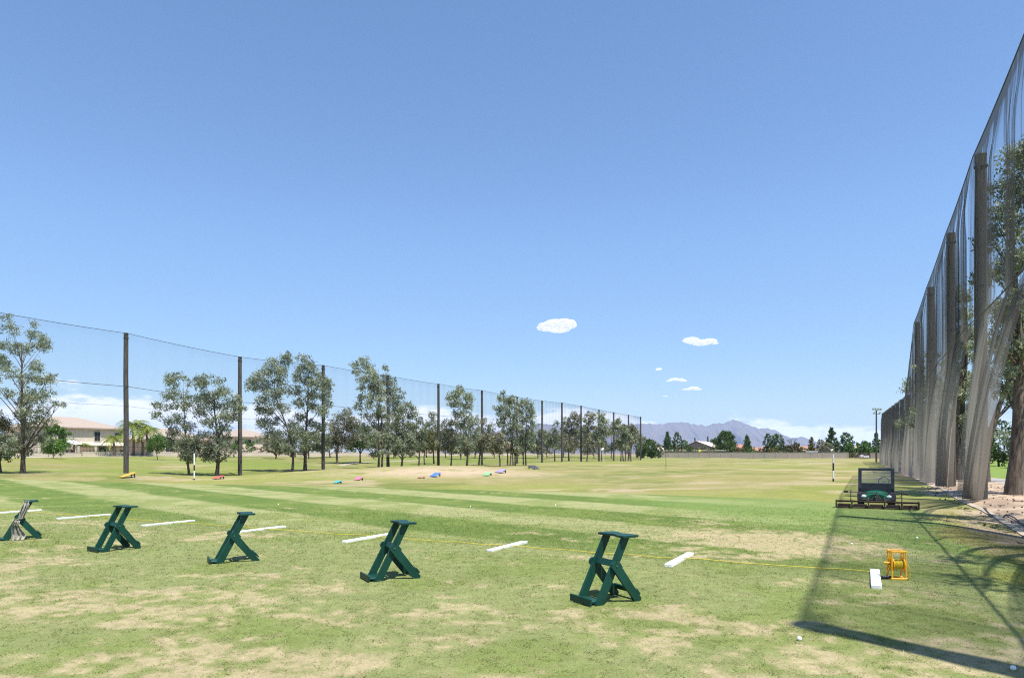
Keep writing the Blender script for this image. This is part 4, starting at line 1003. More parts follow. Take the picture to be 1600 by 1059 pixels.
# ------------------------------------------------------------------ mountains
def mountains():
    prof = [(660, 707), (700, 695), (740, 680), (780, 672), (810, 668), (835, 663), (852, 662), (870, 664), (900, 668), (925, 665), (950, 663), (985, 663), (1000, 662.5), (1020, 661), (1035, 662.5), (1048, 660), (1055, 659), (1070, 660), (1080, 661.5), (1092, 664), (1097, 663), (1103, 666.5), (1108, 665), (1113, 662), (1120, 661), (1128, 661.5), (1136, 659), (1142, 657.5), (1147, 656), (1153, 657), (1159, 659.5), (1168, 663), (1177, 666), (1185, 669.5), (1195, 669), (1203, 669.5), (1211, 671), (1219, 677), (1226, 680), (1233, 684), (1243, 683), (1253, 682), (1263, 687), (1280, 691), (1310, 696), (1345, 701), (1400, 707)]
    cols = np.linspace(660, 1400, 620); top = np.interp(cols, [p[0] for p in prof], [p[1] for p in prof])
    top += (fbm(cols / 5, cols * 0, 5, 3) - .5) * 4.2 * np.clip((708 - top) / 30, 0, 1)
    zr = 12200.0; nr = 46
    V = np.zeros((nr, len(cols), 3)); kk = (cols - CX) / F
    for i in range(nr):
        q = i / (nr - 8)                                   # 0 foot .. 1 crest .. behind
        z = zr - 2600 * (1 - q)
        hr = (HY - top) / F * zr
        n = fbm(cols / 26 + 0 * cols, np.full_like(cols, q * 1.9), 5, 8); rid = 1 - np.abs(2 * fbm(cols / 14 + q * 1.2, np.full_like(cols, q * 1.3), 4, 15) - 1)
        if q <= 1:
            p = .5 * q ** 1.35 + .5 * sstep(.45, 1.0, q)
            h = hr * p * (1 - (1 - q) * .9 * (1 - rid)) + (n - .5) * 330 * math.sin(math.pi * q) * np.clip(hr / 300, 0, 1)
            h = np.minimum(h, hr * (.25 + .75 * q))
        else:
            h = hr * (1 - (q - 1) * 3.2)
        zz = np.full_like(cols, z) + (rid - .5) * 500 * math.sin(math.pi * min(q, 1))
        V[i] = np.stack([kk * zr * (z / zr) ** 0.0 , zz, np.maximum(h, -2) + 1.7 * min(1, q)], -1)
    V[0, :, 2] = -2
    nc = len(cols); i = np.arange(nr - 1)[:, None]; j = np.arange(nc - 1)[None, :]
    Q = np.stack([i * nc + j, i * nc + j + 1, (i + 1) * nc + j + 1, (i + 1) * nc + j], -1).reshape(-1, 4)
    me = np_mesh('mountains', V.reshape(-1, 3), Q, True)
    t = NT('desert_rock'); g = t.n('ShaderNodeNewGeometry')
    n = t.n('ShaderNodeTexNoise', i_Scale=.004, i_Detail=9.0, i_Roughness=.65); t.l(g.outputs['Position'], n.inputs['Vector'])
    c = t.mix(t.math('MULTIPLY_ADD', n.outputs['Fac'], 1.6, True), (.15, .10, .075), (.30, .20, .14)) if False else t.mix(n.outputs['Fac'], (.080, .068, .060), (.21, .16, .125))
    p = t.n('ShaderNodeBsdfPrincipled', i_Roughness=.95); t.l(c, p.inputs['Base Color'])
    b = t.n('ShaderNodeBump', i_Strength=1.0, i_Distance=60.0); t.l(n.outputs['Fac'], b.inputs['Height']); t.l(b.outputs[0], p.inputs['Normal'])
    t.l(p.outputs[0], t.out.inputs[0]); tag(link('mountains', me, t.m), kind='structure')
mountains()

# ------------------------------------------------------------------ clouds
def cloud(px, py, w, h, label, seed, parts):
    z = 19000.0; s = z / F
    c = Vector(((px - CX) * s, z, hgt(py, z)))
    import bmesh
    bm = bmesh.new(); bmesh.ops.create_icosphere(bm, subdivisions=6, radius=1.0)
    V = np.array([v.co[:] for v in bm.verts])
    g = np.random.default_rng(seed)
    # union of lobes as a star-shaped hull: radius along each direction is the farthest lobe hit
    D = V.copy(); D[:, 2] *= 1
    rad = np.full(len(V), .30)
    P = np.array(parts, float)
    for (lx, lz, lr) in P:
        for yy in (g.uniform(-.25, 0), g.uniform(0, .25)):
            o = np.array((lx, yy, lz)); b = D @ o; q = b * b - (o @ o - lr * lr)
            rad = np.maximum(rad, np.where(q > 0, b + np.sqrt(np.maximum(q, 0)), 0))
    th = np.arctan2(D[:, 0], D[:, 1]); ph = D[:, 2]
    bil = 1 - np.abs(2 * fbm(D[:, 0] * 3.2 + seed, D[:, 2] * 3.2 + D[:, 1] * 2.5, 3, seed) - 1)
    rad = rad * (.84 + .2 * bil)
    V = D * rad[:, None]
    V[:, 2] = np.where(V[:, 2] < 0, V[:, 2] * .8, V[:, 2])
    V *= (w * .5 * s, w * .4 * s, h * .5 * s)
    for v, q in zip(bm.verts, V): v.co = q
    me = bpy.data.meshes.new('cloud'); bm.to_mesh(me); bm.free()
    me.polygons.foreach_set('use_smooth', [True] * len(me.polygons))
    o = link('cloud', me, M['cloud'], None, c); tag(o, label, 'cloud', 'small white clouds')
t = NT('cloud_white'); d = t.n('ShaderNodeBsdfDiffuse'); d.inputs[0].default_value = (.88, .88, .88, 1); tl = t.n('ShaderNodeBsdfTranslucent'); tl.inputs[0].default_value = (.9, .9, .91, 1)
mx = t.n('ShaderNodeMixShader'); mx.inputs[0].default_value = .5; t.l(d.outputs[0], mx.inputs[1]); t.l(tl.outputs[0], mx.inputs[2])
# a cloud's rim is thin vapour: it covers less where its surface turns away
g = t.n('ShaderNodeNewGeometry'); dt = t.n('ShaderNodeVectorMath', operation='DOT_PRODUCT'); t.l(g.outputs['Normal'], dt.inputs[0]); t.l(g.outputs['Incoming'], dt.inputs[1])
no = t.n('ShaderNodeTexNoise', i_Scale=.0028, i_Detail=3.0); t.l(g.outputs['Position'], no.inputs['Vector'])
mr = t.n('ShaderNodeMapRange', interpolation_type='SMOOTHSTEP'); mr.inputs['From Min'].default_value = .1; mr.inputs['From Max'].default_value = .8
t.l(t.math('ADD', t.math('ABSOLUTE', dt.outputs['Value']), t.math('MULTIPLY', t.math('SUBTRACT', no.outputs['Fac'], .40), .8)), mr.inputs['Value'])
tp = t.n('ShaderNodeBsdfTransparent'); m3 = t.n('ShaderNodeMixShader'); t.l(mr.outputs[0], m3.inputs[0]); t.l(tp.outputs[0], m3.inputs[1]); t.l(mx.outputs[0], m3.inputs[2]); t.l(m3.outputs[0], t.out.inputs[0]); M['cloud'] = t.m
cloud(870, 511, 62, 27, 'largest oval white cloud, alone above the far net', 1, [(-.5, 0, .5), (-.1, .2, .6), (.35, .3, .6), (.6, .2, .38), (.1, -.2, .6), (-.6, -.1, .4)])
cloud(1095, 535, 52, 18, 'second largest white cloud with a lumpy top', 2, [(-.6, .35, .5), (-.25, 0, .5), (.2, .0, .5), (.5, .15, .45), (.8, -.2, .2), (0, -.2, .5)])
cloud(1029, 577, 12, 6, 'tiny faint cloud high above the two small flat clouds', 3, [(-.2, 0, .6), (.4, .2, .5)])
cloud(1057, 594, 33, 9, 'small flat-bottomed cloud with two humps', 4, [(-.2, .3, .5), (.3, .2, .45), (-.6, -.2, .35), (.65, -.2, .35)])
cloud(1079, 608, 32, 9, 'small flat cloud rising to one side, lowest of the bright ones', 5, [(.3, .4, .5), (-.3, -.1, .45), (-.7, -.2, .3), (.7, -.1, .35)])
cloud(1039, 619, 10, 3, 'faintest sliver of cloud below the others', 6, [(-.3, 0, .5), (.4, 0, .5)])

# ------------------------------------------------------------------ bag stands
def make_stand():
    root = empty('bag_stand', (0, 0, 0)); wy = .165
    for sy in (1, -1):
        MB().prism([(-.005, .0), (.105, .0), (.485, .738), (.385, .738)], 1, sy * wy, .034).build('front_leg', M['green'], root)
        poly = [(.20, .415), (.205, .45), (.23, .475), (.265, .48), (.305, .46), (.635, .03), (.62, 0.0), (.54, 0.0)]
        MB().prism(poly, 1, sy * (wy + .036), .034).build('rear_leg', M['green'], root)
        b = MB(); b.tube([(.265, sy * (wy + .03), .43), (.265, sy * (wy + .062), .43)], .008, 10); b.build('bolt', M['steel'], root, True)
    # top rest: a board cut to a waist on its long sides
    top = []
    for k in range(13):
        q = -1 + 2 * k / 12; top.append((.335 + .06 * math.exp(-(q / .42) ** 2) + .02 * q * q, q * .235))
    for k in range(13):
        q = 1 - 2 * k / 12; top.append((.60 - .07 * math.exp(-(q / .42) ** 2) - .03 * q * q, q * .235))
    MB().prism(top, 2, .751, .024).build('top_rest', M['green'], root)
    MB().box((.02, 0, .035), (.18, wy * 2 - .04, .022), bev=.003).build('base_tray', M['green'], root)
    MB().box((-.078, 0, .048), (.022, .39, .080), bev=.004).build('lip', M['green'], root)
    ang = math.atan2(-.45, .36)
    rot = Matrix.Rotation(-ang, 3, 'Y')
    for (x, z) in ((.335, .435), (.600, .105)):
        MB().box((x, 0, z), (.085, .41, .022), rot, .003).build('cross_slat', M['green'], root)
    MB().box((.27, 0, .45), (.024, wy * 2 - .036, .075), Matrix.Rotation(R(22), 3, 'Y'), .003).build('cross_bar', M['green'], root)
    return root
stand_px = [((24, 843), 38, 'green folding bag stand draped with a grey towel'), ((173, 860), 55, 'green folding bag stand second along from the towel-draped one'), ((360, 878), 29, 'green folding bag stand seen exactly side-on, its legs overlapping'),
            ((607, 906), 29, 'green folding bag stand between the side-on one and the biggest'), ((947, 943), 31, 'biggest green folding bag stand, standing apart by the shadow side')]
proto = make_stand()
for i, ((px, py), a, lb) in enumerate(stand_px):
    o = proto if i == 0 else copy_tree(proto)
    p = at(px, py + 0); ph = R(a)
    off = Vector((math.cos(ph) * .27, math.sin(ph) * .27, 0))
    p = p + Vector((0, .10, 0)) - off; p.z = Gs(p.x, p.y)
    o.location = p; o.rotation_euler = (0, 0, ph)
    tag(o, lb, 'bag stand', 'green bag stands along the tee line')
    if i == 0: towel_at = (p.copy(), ph)

def towel(p, ph):
    nv, nu = 40, 14; V = []; g = random.Random(3)
    for j in range(nv):
        k = j / (nv - 1)
        for i in range(nu):
            s = i / (nu - 1) - .5
            w = .07 + .10 * k + .05 * math.sin(k * 9)
            fold = .022 * math.sin(s * 17 + k * 2.5) + .012 * math.sin(s * 31 - k * 6)
            x = .40 - .22 * k ** .9 + .055 * math.sin(k * 8.5) * (k > .45) + s * w
            y = -.235 - .03 * math.sin(k * 3) + fold - (.07 * max(0, k - .85) * 4)
            z = .772 - .77 * k + .03 * s * math.sin(k * 7)
            if j < 3: y = -.18 - .018 * j + fold * .3; z = .772 - .003 * j
            if .5 < k < .62: y -= .03; 
            V.append((x, y, max(.015, z)))
    Fc = [(j * nu + i, j * nu + i + 1, (j + 1) * nu + i + 1, (j + 1) * nu + i) for j in range(nv - 1) for i in range(nu - 1)]
    mb = MB(); mb.add(V, Fc); o = mb.build('towel', M['towel'], None, True); o.location = p; o.rotation_euler = (0, 0, ph)
    sm = o.modifiers.new('thick', 'SOLIDIFY'); sm.thickness = .008
    tag(o, 'rumpled grey towel hanging from the outermost bag stand to the turf', 'towel')
towel(*towel_at)

# ------------------------------------------------------------------ white boards and rope
bars = [((-22, 803.5), (67, 798), 'white divider board passing behind the towel-draped stand'), ((93, 812), (168, 804), 'white divider board touching the second stand in view'),
        ((222, 823), (302, 814), 'white divider board alone between the second and side-on stands'), ((372, 833), (440, 824), 'white divider board running behind the side-on stand'),
        ((546, 848), (600, 837), 'white divider board running behind the fourth stand'), ((766, 862), (819, 848.5), 'white divider board alone between the fourth and the biggest stand'),
        ((1045, 886), (1078, 867), 'white divider board between the biggest stand and the net shadow'), ((1373, 919), (1363.5, 894.5), 'white divider board lying beside the yellow reel')]
proto = None; bar_end = []
for i, (a, b, lb) in enumerate(bars):
    A, B = at(*a), at(*b); m = (A + B) / 2
    if proto is None:
        mb = MB(); mb.box((0, 0, .012), (1.36, .12, .048), bev=.005); proto = mb.build('divider_board', M['white']); o = proto
    else: o = proto.copy(); COL.objects.link(o)
    o.location = (m.x, m.y, Gs(m.x, m.y)); o.rotation_euler = (0, 0, YAW + rnd.uniform(-.02, .02)); tag(o, lb, 'board', 'white divider boards')
    bar_end.append(o)
pts = []
A = at(1372, 897); B = at(-60, 793.5)
for k in np.linspace(0, 1, 160):
    p = A.lerp(B, k); w = .03 * math.sin(k * 37) + .02 * math.sin(k * 91)
    p.x += AX[0] * w; p.y += AX[1] * w
    pts.append((p.x, p.y, Gs(p.x, p.y) + .028 + .006 * math.sin(k * 140)))
mb = MB(); mb.tube(pts, .0065, 6); tag(mb.build('rope', M['rope_yellow'], None, True), 'thin yellow tee rope stretched straight across the turf from the reel', 'rope')

# ------------------------------------------------------------------ yellow reel
def reel():
    b = at(1401, 905); root = empty('rope_reel', b, R(-6)); tag(root, 'yellow hand-cranked rope reel on a frame beside a white board', 'reel')
    for sx in (-1, 1):
        mb = MB(); x = sx * .088
        mb.tube([(x, -.075, .012), (x, -.06, .375)], .011, 8); mb.tube([(x, .075, .012), (x, .06, .375)], .011, 8)
        mb.tube([(x, -.075, .012), (x, .075, .012)], .011, 8); mb.tube([(x, -.06, .375), (x, .06, .375)], .011, 8)
        mb.tube([(x, 0, .375), (x, 0, .19)], .008, 8); mb.tube([(x, -.07, .05), (x, .0, .2)], .008, 8); mb.tube([(x, .07, .05), (x, .0, .2)], .008, 8)
        mb.build('side_frame', M['yellow'], root, True)
    mb = MB(); mb.box((0, -.06, .378), (.205, .026, .026), bev=.004); mb.box((0, .06, .378), (.205, .026, .026), bev=.004); mb.build('handle_bar', M['yellow'], root)
    mb = MB(); mb.box((0, -.075, .014), (.215, .03, .026), bev=.004); mb.box((0, .075, .014), (.215, .03, .026), bev=.004); mb.build('foot_bar', M['yellow'], root)
    for sx in (-1, 1):
        mb = MB(); mb.tube([(sx * .066, 0, .2), (sx * .074, 0, .2)], .098, 28); mb.build('flange', M['yellow'], root, True)
    mb = MB()
    n = 15; P = []; Rr = []
    for i in range(n * 2 + 1):
        P.append((-.064 + .128 * i / (n * 2), 0, .2)); Rr.append((.066 if i % 2 else .060) + .012 * math.sin(i * .6) * .4)
    mb.tube(P, Rr, 24); mb.build('wound_rope', M['rope_yellow'], root, True)
    mb = MB(); mb.tube([(-.105, 0, .2), (.105, 0, .2)], .012, 10); mb.build('axle', M['steel'], root, True)
    mb = MB(); mb.tube([(-.104, 0, .2), (-.118, 0, .2), (-.118, -.05, .225)], .009, 8); mb.tube([(-.118, -.05, .225), (-.19, -.05, .225)], .016, 10); mb.build('crank', M['yellow'], root, True)
    mb = MB(); mb.ball((-.14, -.03, .03), (.028, .026, .026)); mb.ball((-.19, -.035, .028), (.024, .024, .022)); mb.tube([(-.09, -.04, .035), (-.2, -.035, .03)], .014, 8); mb.build('ground_spike', M['black'], root, True)
    mb = MB(); mb.tube([(.07, -.04, .24), (.115, -.07, .2), (.135, -.08, .12), (.13, -.085, .05), (.09, -.1, .012)], .006, 6); mb.build('rope_tail', M['rope_yellow'], root, True)
reel()

# ------------------------------------------------------------------ utility cart with drag frame
def cart():
    z = 21.6; b = atz(1369, z); b.z -= .02; root = empty('utility_cart', b, R(-28)); root.scale = (.92, .92, .92); tag(root, 'small green utility cart with a dark windscreen and wide drag frame in front', 'utility cart')
    # local -y is the front, x across
    mb = MB(); mb.box((0, .9, .42), (1.12, 1.5, .16), bev=.02); mb.box((0, -.1, .38), (.9, .9, .14), bev=.02); mb.build('chassis', M['black'], root)
    mb = MB(); mb.box((0, .12, .62), (1.12, .10, .44), bev=.012)
    for sx in (-1, 1): mb.box((sx * .505, .135, .98), (.11, .09, .72), Matrix.Rotation(R(-6), 3, 'X'), .012)
    mb.box((0, .18, 1.315), (1.12, .10, .085), Matrix.Rotation(R(-6), 3, 'X'), .012); mb.box((0, .125, .80), (1.0, .08, .10), bev=.01)
    wf = mb.build('windscreen_frame', M['navy'], root)
    mb = MB(); mb.box((0, .15, 1.06), (.90, .012, .44), Matrix.Rotation(R(-6), 3, 'X')); mb.build('pane', M['pane'], wf)
    # hood: lofted rounded shell
    V = []; Fc = []; nx, ny = 13, 9
    for j in range(ny):
        q = j / (ny - 1); y = -.72 + .78 * q
        for i in range(nx):
            s = i / (nx - 1) * 2 - 1
            hw = .36 + .07 * q; hz = .46 + .13 * math.sin(min(1, q * 1.25 + .12) * 1.5) ** .8
            V.append((s * hw, y - .05 * (1 - s * s) * (1 - q), hz - .13 * abs(s) ** 3.2 - .02 * abs(s)))
    for j in range(ny - 1):
        for i in range(nx - 1): Fc.append((j * nx + i, j * nx + i + 1, (j + 1) * nx + i + 1, (j + 1) * nx + i))
    mb = MB(); mb.add(V, Fc)
    base = len(mb.v)
    for i in range(nx): s = i / (nx - 1) * 2 - 1; mb.v.append((s * .33, -.74, .27))
    for i in range(nx - 1): mb.f.append((i, base + i, base + i + 1, i + 1))
    for sx, col in ((0, 0), (1, nx - 1)):
        b0 = len(mb.v)
        for j in range(ny): v = mb.v[j * nx + col]; mb.v.append((v[0], v[1], .27))
        for j in range(ny - 1): mb.f.append((j * nx + col, (j + 1) * nx + col, b0 + j + 1, b0 + j))
    hood = mb.build('hood', M['cartgreen'], root, True)
    mb = MB(); mb.box((0, -.775, .335), (.30, .03, .075), bev=.006); mb.build('grille', M['black'], hood)
    mb = MB(); mb.box((0, -.80, .40), (.085, .012, .035), bev=.003); mb.build('badge', M['steel'], hood)
    for sx in (-1, 1):
        mb = MB(); mb.ball((sx * .40, -.66, .40), (.11, .07, .065), 14, 8); h = mb.build('headlight', M['lampglass'], root, True)
        mb = MB(); mb.ball((sx * .40, -.60, .40), (.14, .08, .09), 14, 8); mb.build('bezel', M['black'], h, True)
        mb = MB()
        fen = [(-.75, .30), (-.70, .47), (-.45, .55), (-.2, .53), (.05, .45), (.05, .30), (-.12, .33), (-.25, .45), (-.5, .46), (-.62, .33)]
        mb.prism(fen, 0, sx * .50, .16); mb.build('fender', M['black'], root)
    mb = MB(); mb.tube([(-.42, -.86, .30), (.42, -.86, .30)], .03, 10); mb.tube([(-.3, -.86, .30), (-.3, -.7, .34)], .025, 8); mb.tube([(.3, -.86, .30), (.3, -.7, .34)], .025, 8); mb.build('bumper', M['black'], root, True)
    for x in (-.47, .47):
        for y, r in ((-.36, .24), (1.25, .26)):
            t = MB(); t.tube([(x - .1, y, r), (x - .085, y, r), (x + .085, y, r), (x + .1, y, r)], [r * .86, r, r, r * .86], 22); w = t.build('wheel', M['rubber'], root, True)
            t = MB(); t.tube([(x - .104, y, r), (x + .104, y, r)], r * .52, 16); t.build('rim', M['steel'], w, True)
    mb = MB(); mb.box((0, .92, .50), (1.0, .42, .10), bev=.04); mb.box((0, 1.14, .62), (1.0, .10, .26), Matrix.Rotation(R(-10), 3, 'X'), .04); mb.build('seat', M['black'], root)
    mb = MB(); 
    mb.box((0, 1.65, .50), (1.05, .9, .05)); mb.box((-.51, 1.65, .64), (.04, .9, .22)); mb.box((.51, 1.65, .64), (.04, .9, .22)); mb.box((0, 1.22, .64), (.98, .04, .22)); mb.box((0, 2.08, .64), (.98, .04, .22)); mb.build('cargo_bed', M['cartgreen'], root)
    sw = MB(); c = Vector((.24, .42, .89)); n = 20; rm = Matrix.Rotation(R(62), 3, 'X')
    ring = [c + rm @ Vector((.165 * math.cos(2 * math.pi * k / n), .165 * math.sin(2 * math.pi * k / n), 0)) for k in range(n + 1)]
    sw.tube(ring, .017, 8, False)
    for k in (0, 7, 13): sw.tube([c, ring[k]], .012, 6)
    sw.tube([c, c + Vector((0, -.22, -.25))], .02, 8); sw.build('steering_wheel', M['black'], root, True)
    # drag frame carried in front
    fr = MB(); y = -1.28
    fr.tube([(-1.42, y, .30), (1.42, y, .30)], .022, 8); fr.tube([(-1.42, y + .22, .26), (1.42, y + .22, .26)], .022, 8); fr.tube([(-1.42, y - .05, .07), (1.42, y - .05, .07)], .02, 8)
    for x in (-1.42, -.86, -.28, .28, .86, 1.42): fr.box((x, y + .06, .2), (.05, .34, .26), bev=.008)
    for x in (-.3, .3): fr.tube([(x, y, .3), (x * .9, -.84, .42)], .024, 8)
    fr.tube([(0, y, .32), (0, -.9, .62), (0, -.78, .56)], .02, 8); fr.tube([(0, -.9, .60), (.16, -1.1, .34)], .016, 8)
    frame = fr.build('drag_frame', M['rust'], root, True); frame.scale = (.85, 1, .92)
    for k, x in enumerate((-1.14, -.57, 0, .57, 1.14)):
        mb = MB(); mb.box((x, y + .04, .125), (.47, .16, .13), bev=.015); mb.build('brush', M['mat'], frame)
    mb = MB(); zb = .60; mb.tube([(-1.08, y + .1, zb + .03), (-.4, y + .14, zb)], .015, 8); mb.tube([(.4, y + .14, zb - .02), (1.02, y + .1, zb - .01)], .015, 8); mb.tube([(-.4, y + .14, zb), (.4, y + .14, zb - .02)], .015, 8)
    mb.tube([(-.9, y, .28), (-.9, y + .1, .70)], .016, 8); mb.tube([(.86, y, .28), (.86, y + .1, .66)], .016, 8); mb.tube([(0, y, .3), (0, y + .1, .64)], .016, 8)
    mb.build('lift_bar', M['iron'], frame, True)
    for x, zz in ((-1.08, zb + .03), (1.0, zb - .01)):
        mb = MB(); mb.box((x, y + .1, zz), (.16, .08, .075), bev=.015); mb.build('end_weight', M['iron'], frame)
cart()

# ------------------------------------------------------------------ target panels on the range
def panel(px, py, col, w, l, rise, rz, label, flip=False):
    w, l, rise = w * .85, l * .85, rise * .85
    b = at(px, py); root = empty('target_panel', b, R(rz)); tag(root, label, 'target panel', 'coloured target panels on the range')
    m = paint('panel_' + label.split()[0], col, .55, .12, 3, bump=.1)
    a = math.atan2(rise, l); M3 = Matrix.Rotation(a, 3, 'X')
    MB().box((0, 0, rise / 2 + .05), (w, l, .045), M3, .008).build('face', m, root)
    for sx in (-1, 1):
        MB().box((sx * w * .42, l * .38, rise * .42), (.07, .07, rise * .95), None, .006).build('leg', M['black'], root)
    MB().box((0, l * .38, rise * .55), (w * .8, .04, .05)).build('brace', M['black'], root)
panel(199, 746.0, (.62, .33, .045), 1.05, 1.25, .42, -42, 'yellow-orange target panel at the foot of the first net pole')
panel(341, 748.3, (.56, .10, .10), .78, .95, .26, -40, 'red target panel before the thick-trunked gum')
panel(527, 755.3, (.05, .42, .47), .46, .60, .16, -36, 'turquoise target panel, lowest on the slope')
panel(560, 750.6, (.60, .15, .26), .58, .7, .24, -36, 'pink target panel just behind the turquoise one')
panel(680, 745.6, (.07, .17, .58), .72, .85, .34, -34, 'blue target panel below the dry mound')
panel(761, 743.6, (.22, .55, .22), .62, .8, .28, -30, 'light green target panel before the sixth and seventh poles')
panel(782, 738.6, (.30, .26, .40), .85, .95, .30, -40, 'lilac grey target panel between the green and black ones')
panel(834, 733.3, (.05, .055, .07), .95, 1.0, .42, 35, 'black target panel out beyond the lilac one')
b = at(656, 747.6); mb = MB(); mb.box((0, 0, .07), (.34, .2, .10), bev=.03); mb.ball((.3, .05, .07), (.11, .1, .09)); o = mb.build('marker_block', paint('faded_red', (.30, .14, .09), .7, .3, 9), None); o.location = b
tag(o, 'small faded red marker block on the grass near the blue panel', 'marker')

# flags and banded stakes
def banded(px, pyb, bands, label, top=None, r=.05):
    b = at(px, pyb); z = b.y; root = empty('marker_pole', b); tag(root, label, 'marker pole', 'black and white banded marker poles')
    for k, (y0, y1, c) in enumerate(bands):
        z0, z1 = max(-.05, hgt(y0, z) - b.z), hgt(y1, z) - b.z
        mb = MB(); mb.tube([(0, 0, z0), (0, 0, z1 - .002)], r, 12); mb.build('white_band' if c == 'w' else 'black_band', M['white'] if c == 'w' else M['black'], root, True)
    if top:
        z0, z1 = hgt(top[0], z) - b.z, hgt(top[1], z) - b.z
        mb = MB(); mb.tube([(0, 0, z0), (0, 0, z1)], .014, 8); mb.build('rod', M['steel'], root, True)
        for k, (dz, m) in enumerate(((.02, 'black'), (.16, 'white'))):
            mb = MB(); V = []
            for i in range(6):
                q = i / 5
                for s in (0, 1): V.append((-.015 - .16 * q, .03 * math.sin(q * 5), z1 - dz - .13 * s - .05 * q))
            mb.add(V, [(2 * i, 2 * i + 1, 2 * i + 3, 2 * i + 2) for i in range(5)]); f = mb.build('pennant', M[m], root, True); f.modifiers.new('thick', 'SOLIDIFY').thickness = .006
banded(1302, 752, [(752, 747.5, 'b'), (747.5, 735, 'w'), (735, 723, 'b'), (723, 709, 'w')], 'black and white banded marker pole with a small pennant before the far wall', (709, 697))
banded(303.5, 750, [(750, 747, 'b'), (747, 735, 'w'), (735, 726, 'b'), (726, 714, 'w'), (714, 708, 'w')], 'black and white banded marker stake beside the slim gum', None, .055)

def flag(px, pyb, pyt, fm, pm, label, droop=.3, fw=.5, fh=.36):
    b = at(px, pyb); z = b.y; H = hgt(pyt, z) - b.z; root = empty('range_flag', b); tag(root, label, 'flag', 'flags out on the range')
    mb = MB(); mb.tube([(0, 0, -.1), (0, 0, H)], .028 if z < 90 else .035, 8); mb.build('pole', pm, root, True)
    V = []; n = 8
    for i in range(n):
        q = i / (n - 1)
        for s in range(4):
            V.append((-.03 - fw * q * (1 - .3 * droop * q), .06 * math.sin(q * 6 + s * .4), H - .03 - fh * s / 3 - droop * fh * q * q))
    mb = MB(); mb.add(V, [(i * 4 + s, i * 4 + s + 1, (i + 1) * 4 + s + 1, (i + 1) * 4 + s) for i in range(n - 1) for s in range(3)])
    f = mb.build('cloth', fm, root, True); f.modifiers.new('thick', 'SOLIDIFY').thickness = .008
ym = paint('flag_yellow', (.62, .58, .05), .8, .1, 5); rm_ = paint('flag_red', (.13, .05, .05), .8, .1, 5)
flag(943.5, 723.5, 699, M['white'], M['white'], 'white flag on a thin white pole before the far gums', .5, .6, .5)
flag(1040.5, 733, 701, rm_, rm_, 'dark red flagpole with a furled flag, closest of the flags', 2.2, .14, .30)
flag(1095.5, 722.5, 702, ym, paint('pole_yellow', (.55, .38, .05), .6, .1, 8), 'yellow flag on a yellow pole before the gabled house', .4, .62, .45)

# ------------------------------------------------------------------ small things lying about
mb = MB(); mb.ball((0, 0, .0195), .0213, 12, 8); me0 = mb.build('golf_ball', M['ball'], None, True); first = True
def ball_at(px, py, lb):
    global first
    o = me0 if first else me0.copy()
    if not first: COL.objects.link(o)
    first = False; b = at(px, py); o.location = b; tag(o, lb, 'golf ball', 'golf balls left on the grass')
for px, py, lb in ((1249, 1001, 'white golf ball just below the tip of the long pole shadow'), (1583, 1047, 'white golf ball near the corner below the dark shadow'), (1331, 852, 'white golf ball on worn turf beside the net shadow'),
                   (1433, 842, 'white golf ball on green turf above the yellow reel'),
                   (868, 790, 'white golf ball out among the mown stripes'), (435, 789, 'white golf ball on the pale stripe past the side-on stand'), (735, 793, 'white golf ball on a dark stripe behind the fourth stand')):
    ball_at(px, py, lb)
P = [at(1537, 795), at(1548, 807), at(1562, 814), at(1572, 806), at(1585, 812), at(1600, 822), at(1612, 826)]
pts = []
for i in range(len(P) - 1):
    for k in np.linspace(0, 1, 6)[:-1]:
        q = P[i].lerp(P[i + 1], k); q.z = Gs(q.x, q.y) + .03 + .02 * math.sin(i * 2 + k * 3); pts.append(q)
mb = MB(); mb.tube(pts, .018, 6); tag(mb.build('tie_rope', M['cable'], None, True), 'dark tie rope trailing over the kerb below the first net pole', 'rope')
# fallen seed pods and twigs on the soil: litter nobody could count
g = np.random.default_rng(9); mb = MB()
for _ in range(420):
    t_ = g.uniform(12, 40); u_ = g.uniform(2.6, 7.0); p = utw(u_, t_)
    if g.uniform() < .6: mb.ball((p.x, p.y, p.z + .02), tuple(g.uniform(.012, .035, 3)), 6, 4)
    else:
        a = g.uniform(0, 6.28); l = g.uniform(.1, .35); mb.tube([(p.x, p.y, p.z + .015), (p.x + l * math.cos(a), p.y + l * math.sin(a), p.z + .02)], .008, 4)
tag(mb.build('litter', M['bark_dark'], None, True), kind='stuff')

# ------------------------------------------------------------------ haze
mb = MB(); mb.box((0, 500, 349), (40000, 33000, 704)); hz = mb.build('haze', None)
t = NT('air'); t.m.use_nodes = True
v = t.n('ShaderNodeVolumePrincipled'); v.inputs['Color'].default_value = (.44, .63, 1.0, 1); v.inputs['Density'].default_value = 5.2e-5; v.inputs['Anisotropy'].default_value = 0.2
t.l(v.outputs[0], t.out.inputs['Volume']); hz.data.materials.append(t.m); tag(hz, kind='stuff')

# ------------------------------------------------------------------ light, sky, camera
SUN = Vector((.58 * .365, -.815 * .365, .931)).normalized()
el = math.asin(SUN.z); az = math.atan2(SUN.x, SUN.y)
L = bpy.data.lights.new('sun', 'SUN'); L.energy = 5.0; L.angle = R(.53); L.color = (1, .965, .90)
lo = bpy.data.objects.new('sun', L); COL.objects.link(lo); lo.rotation_euler = SUN.to_track_quat('Z', 'Y').to_euler(); lo.location = (0, 0, 60)

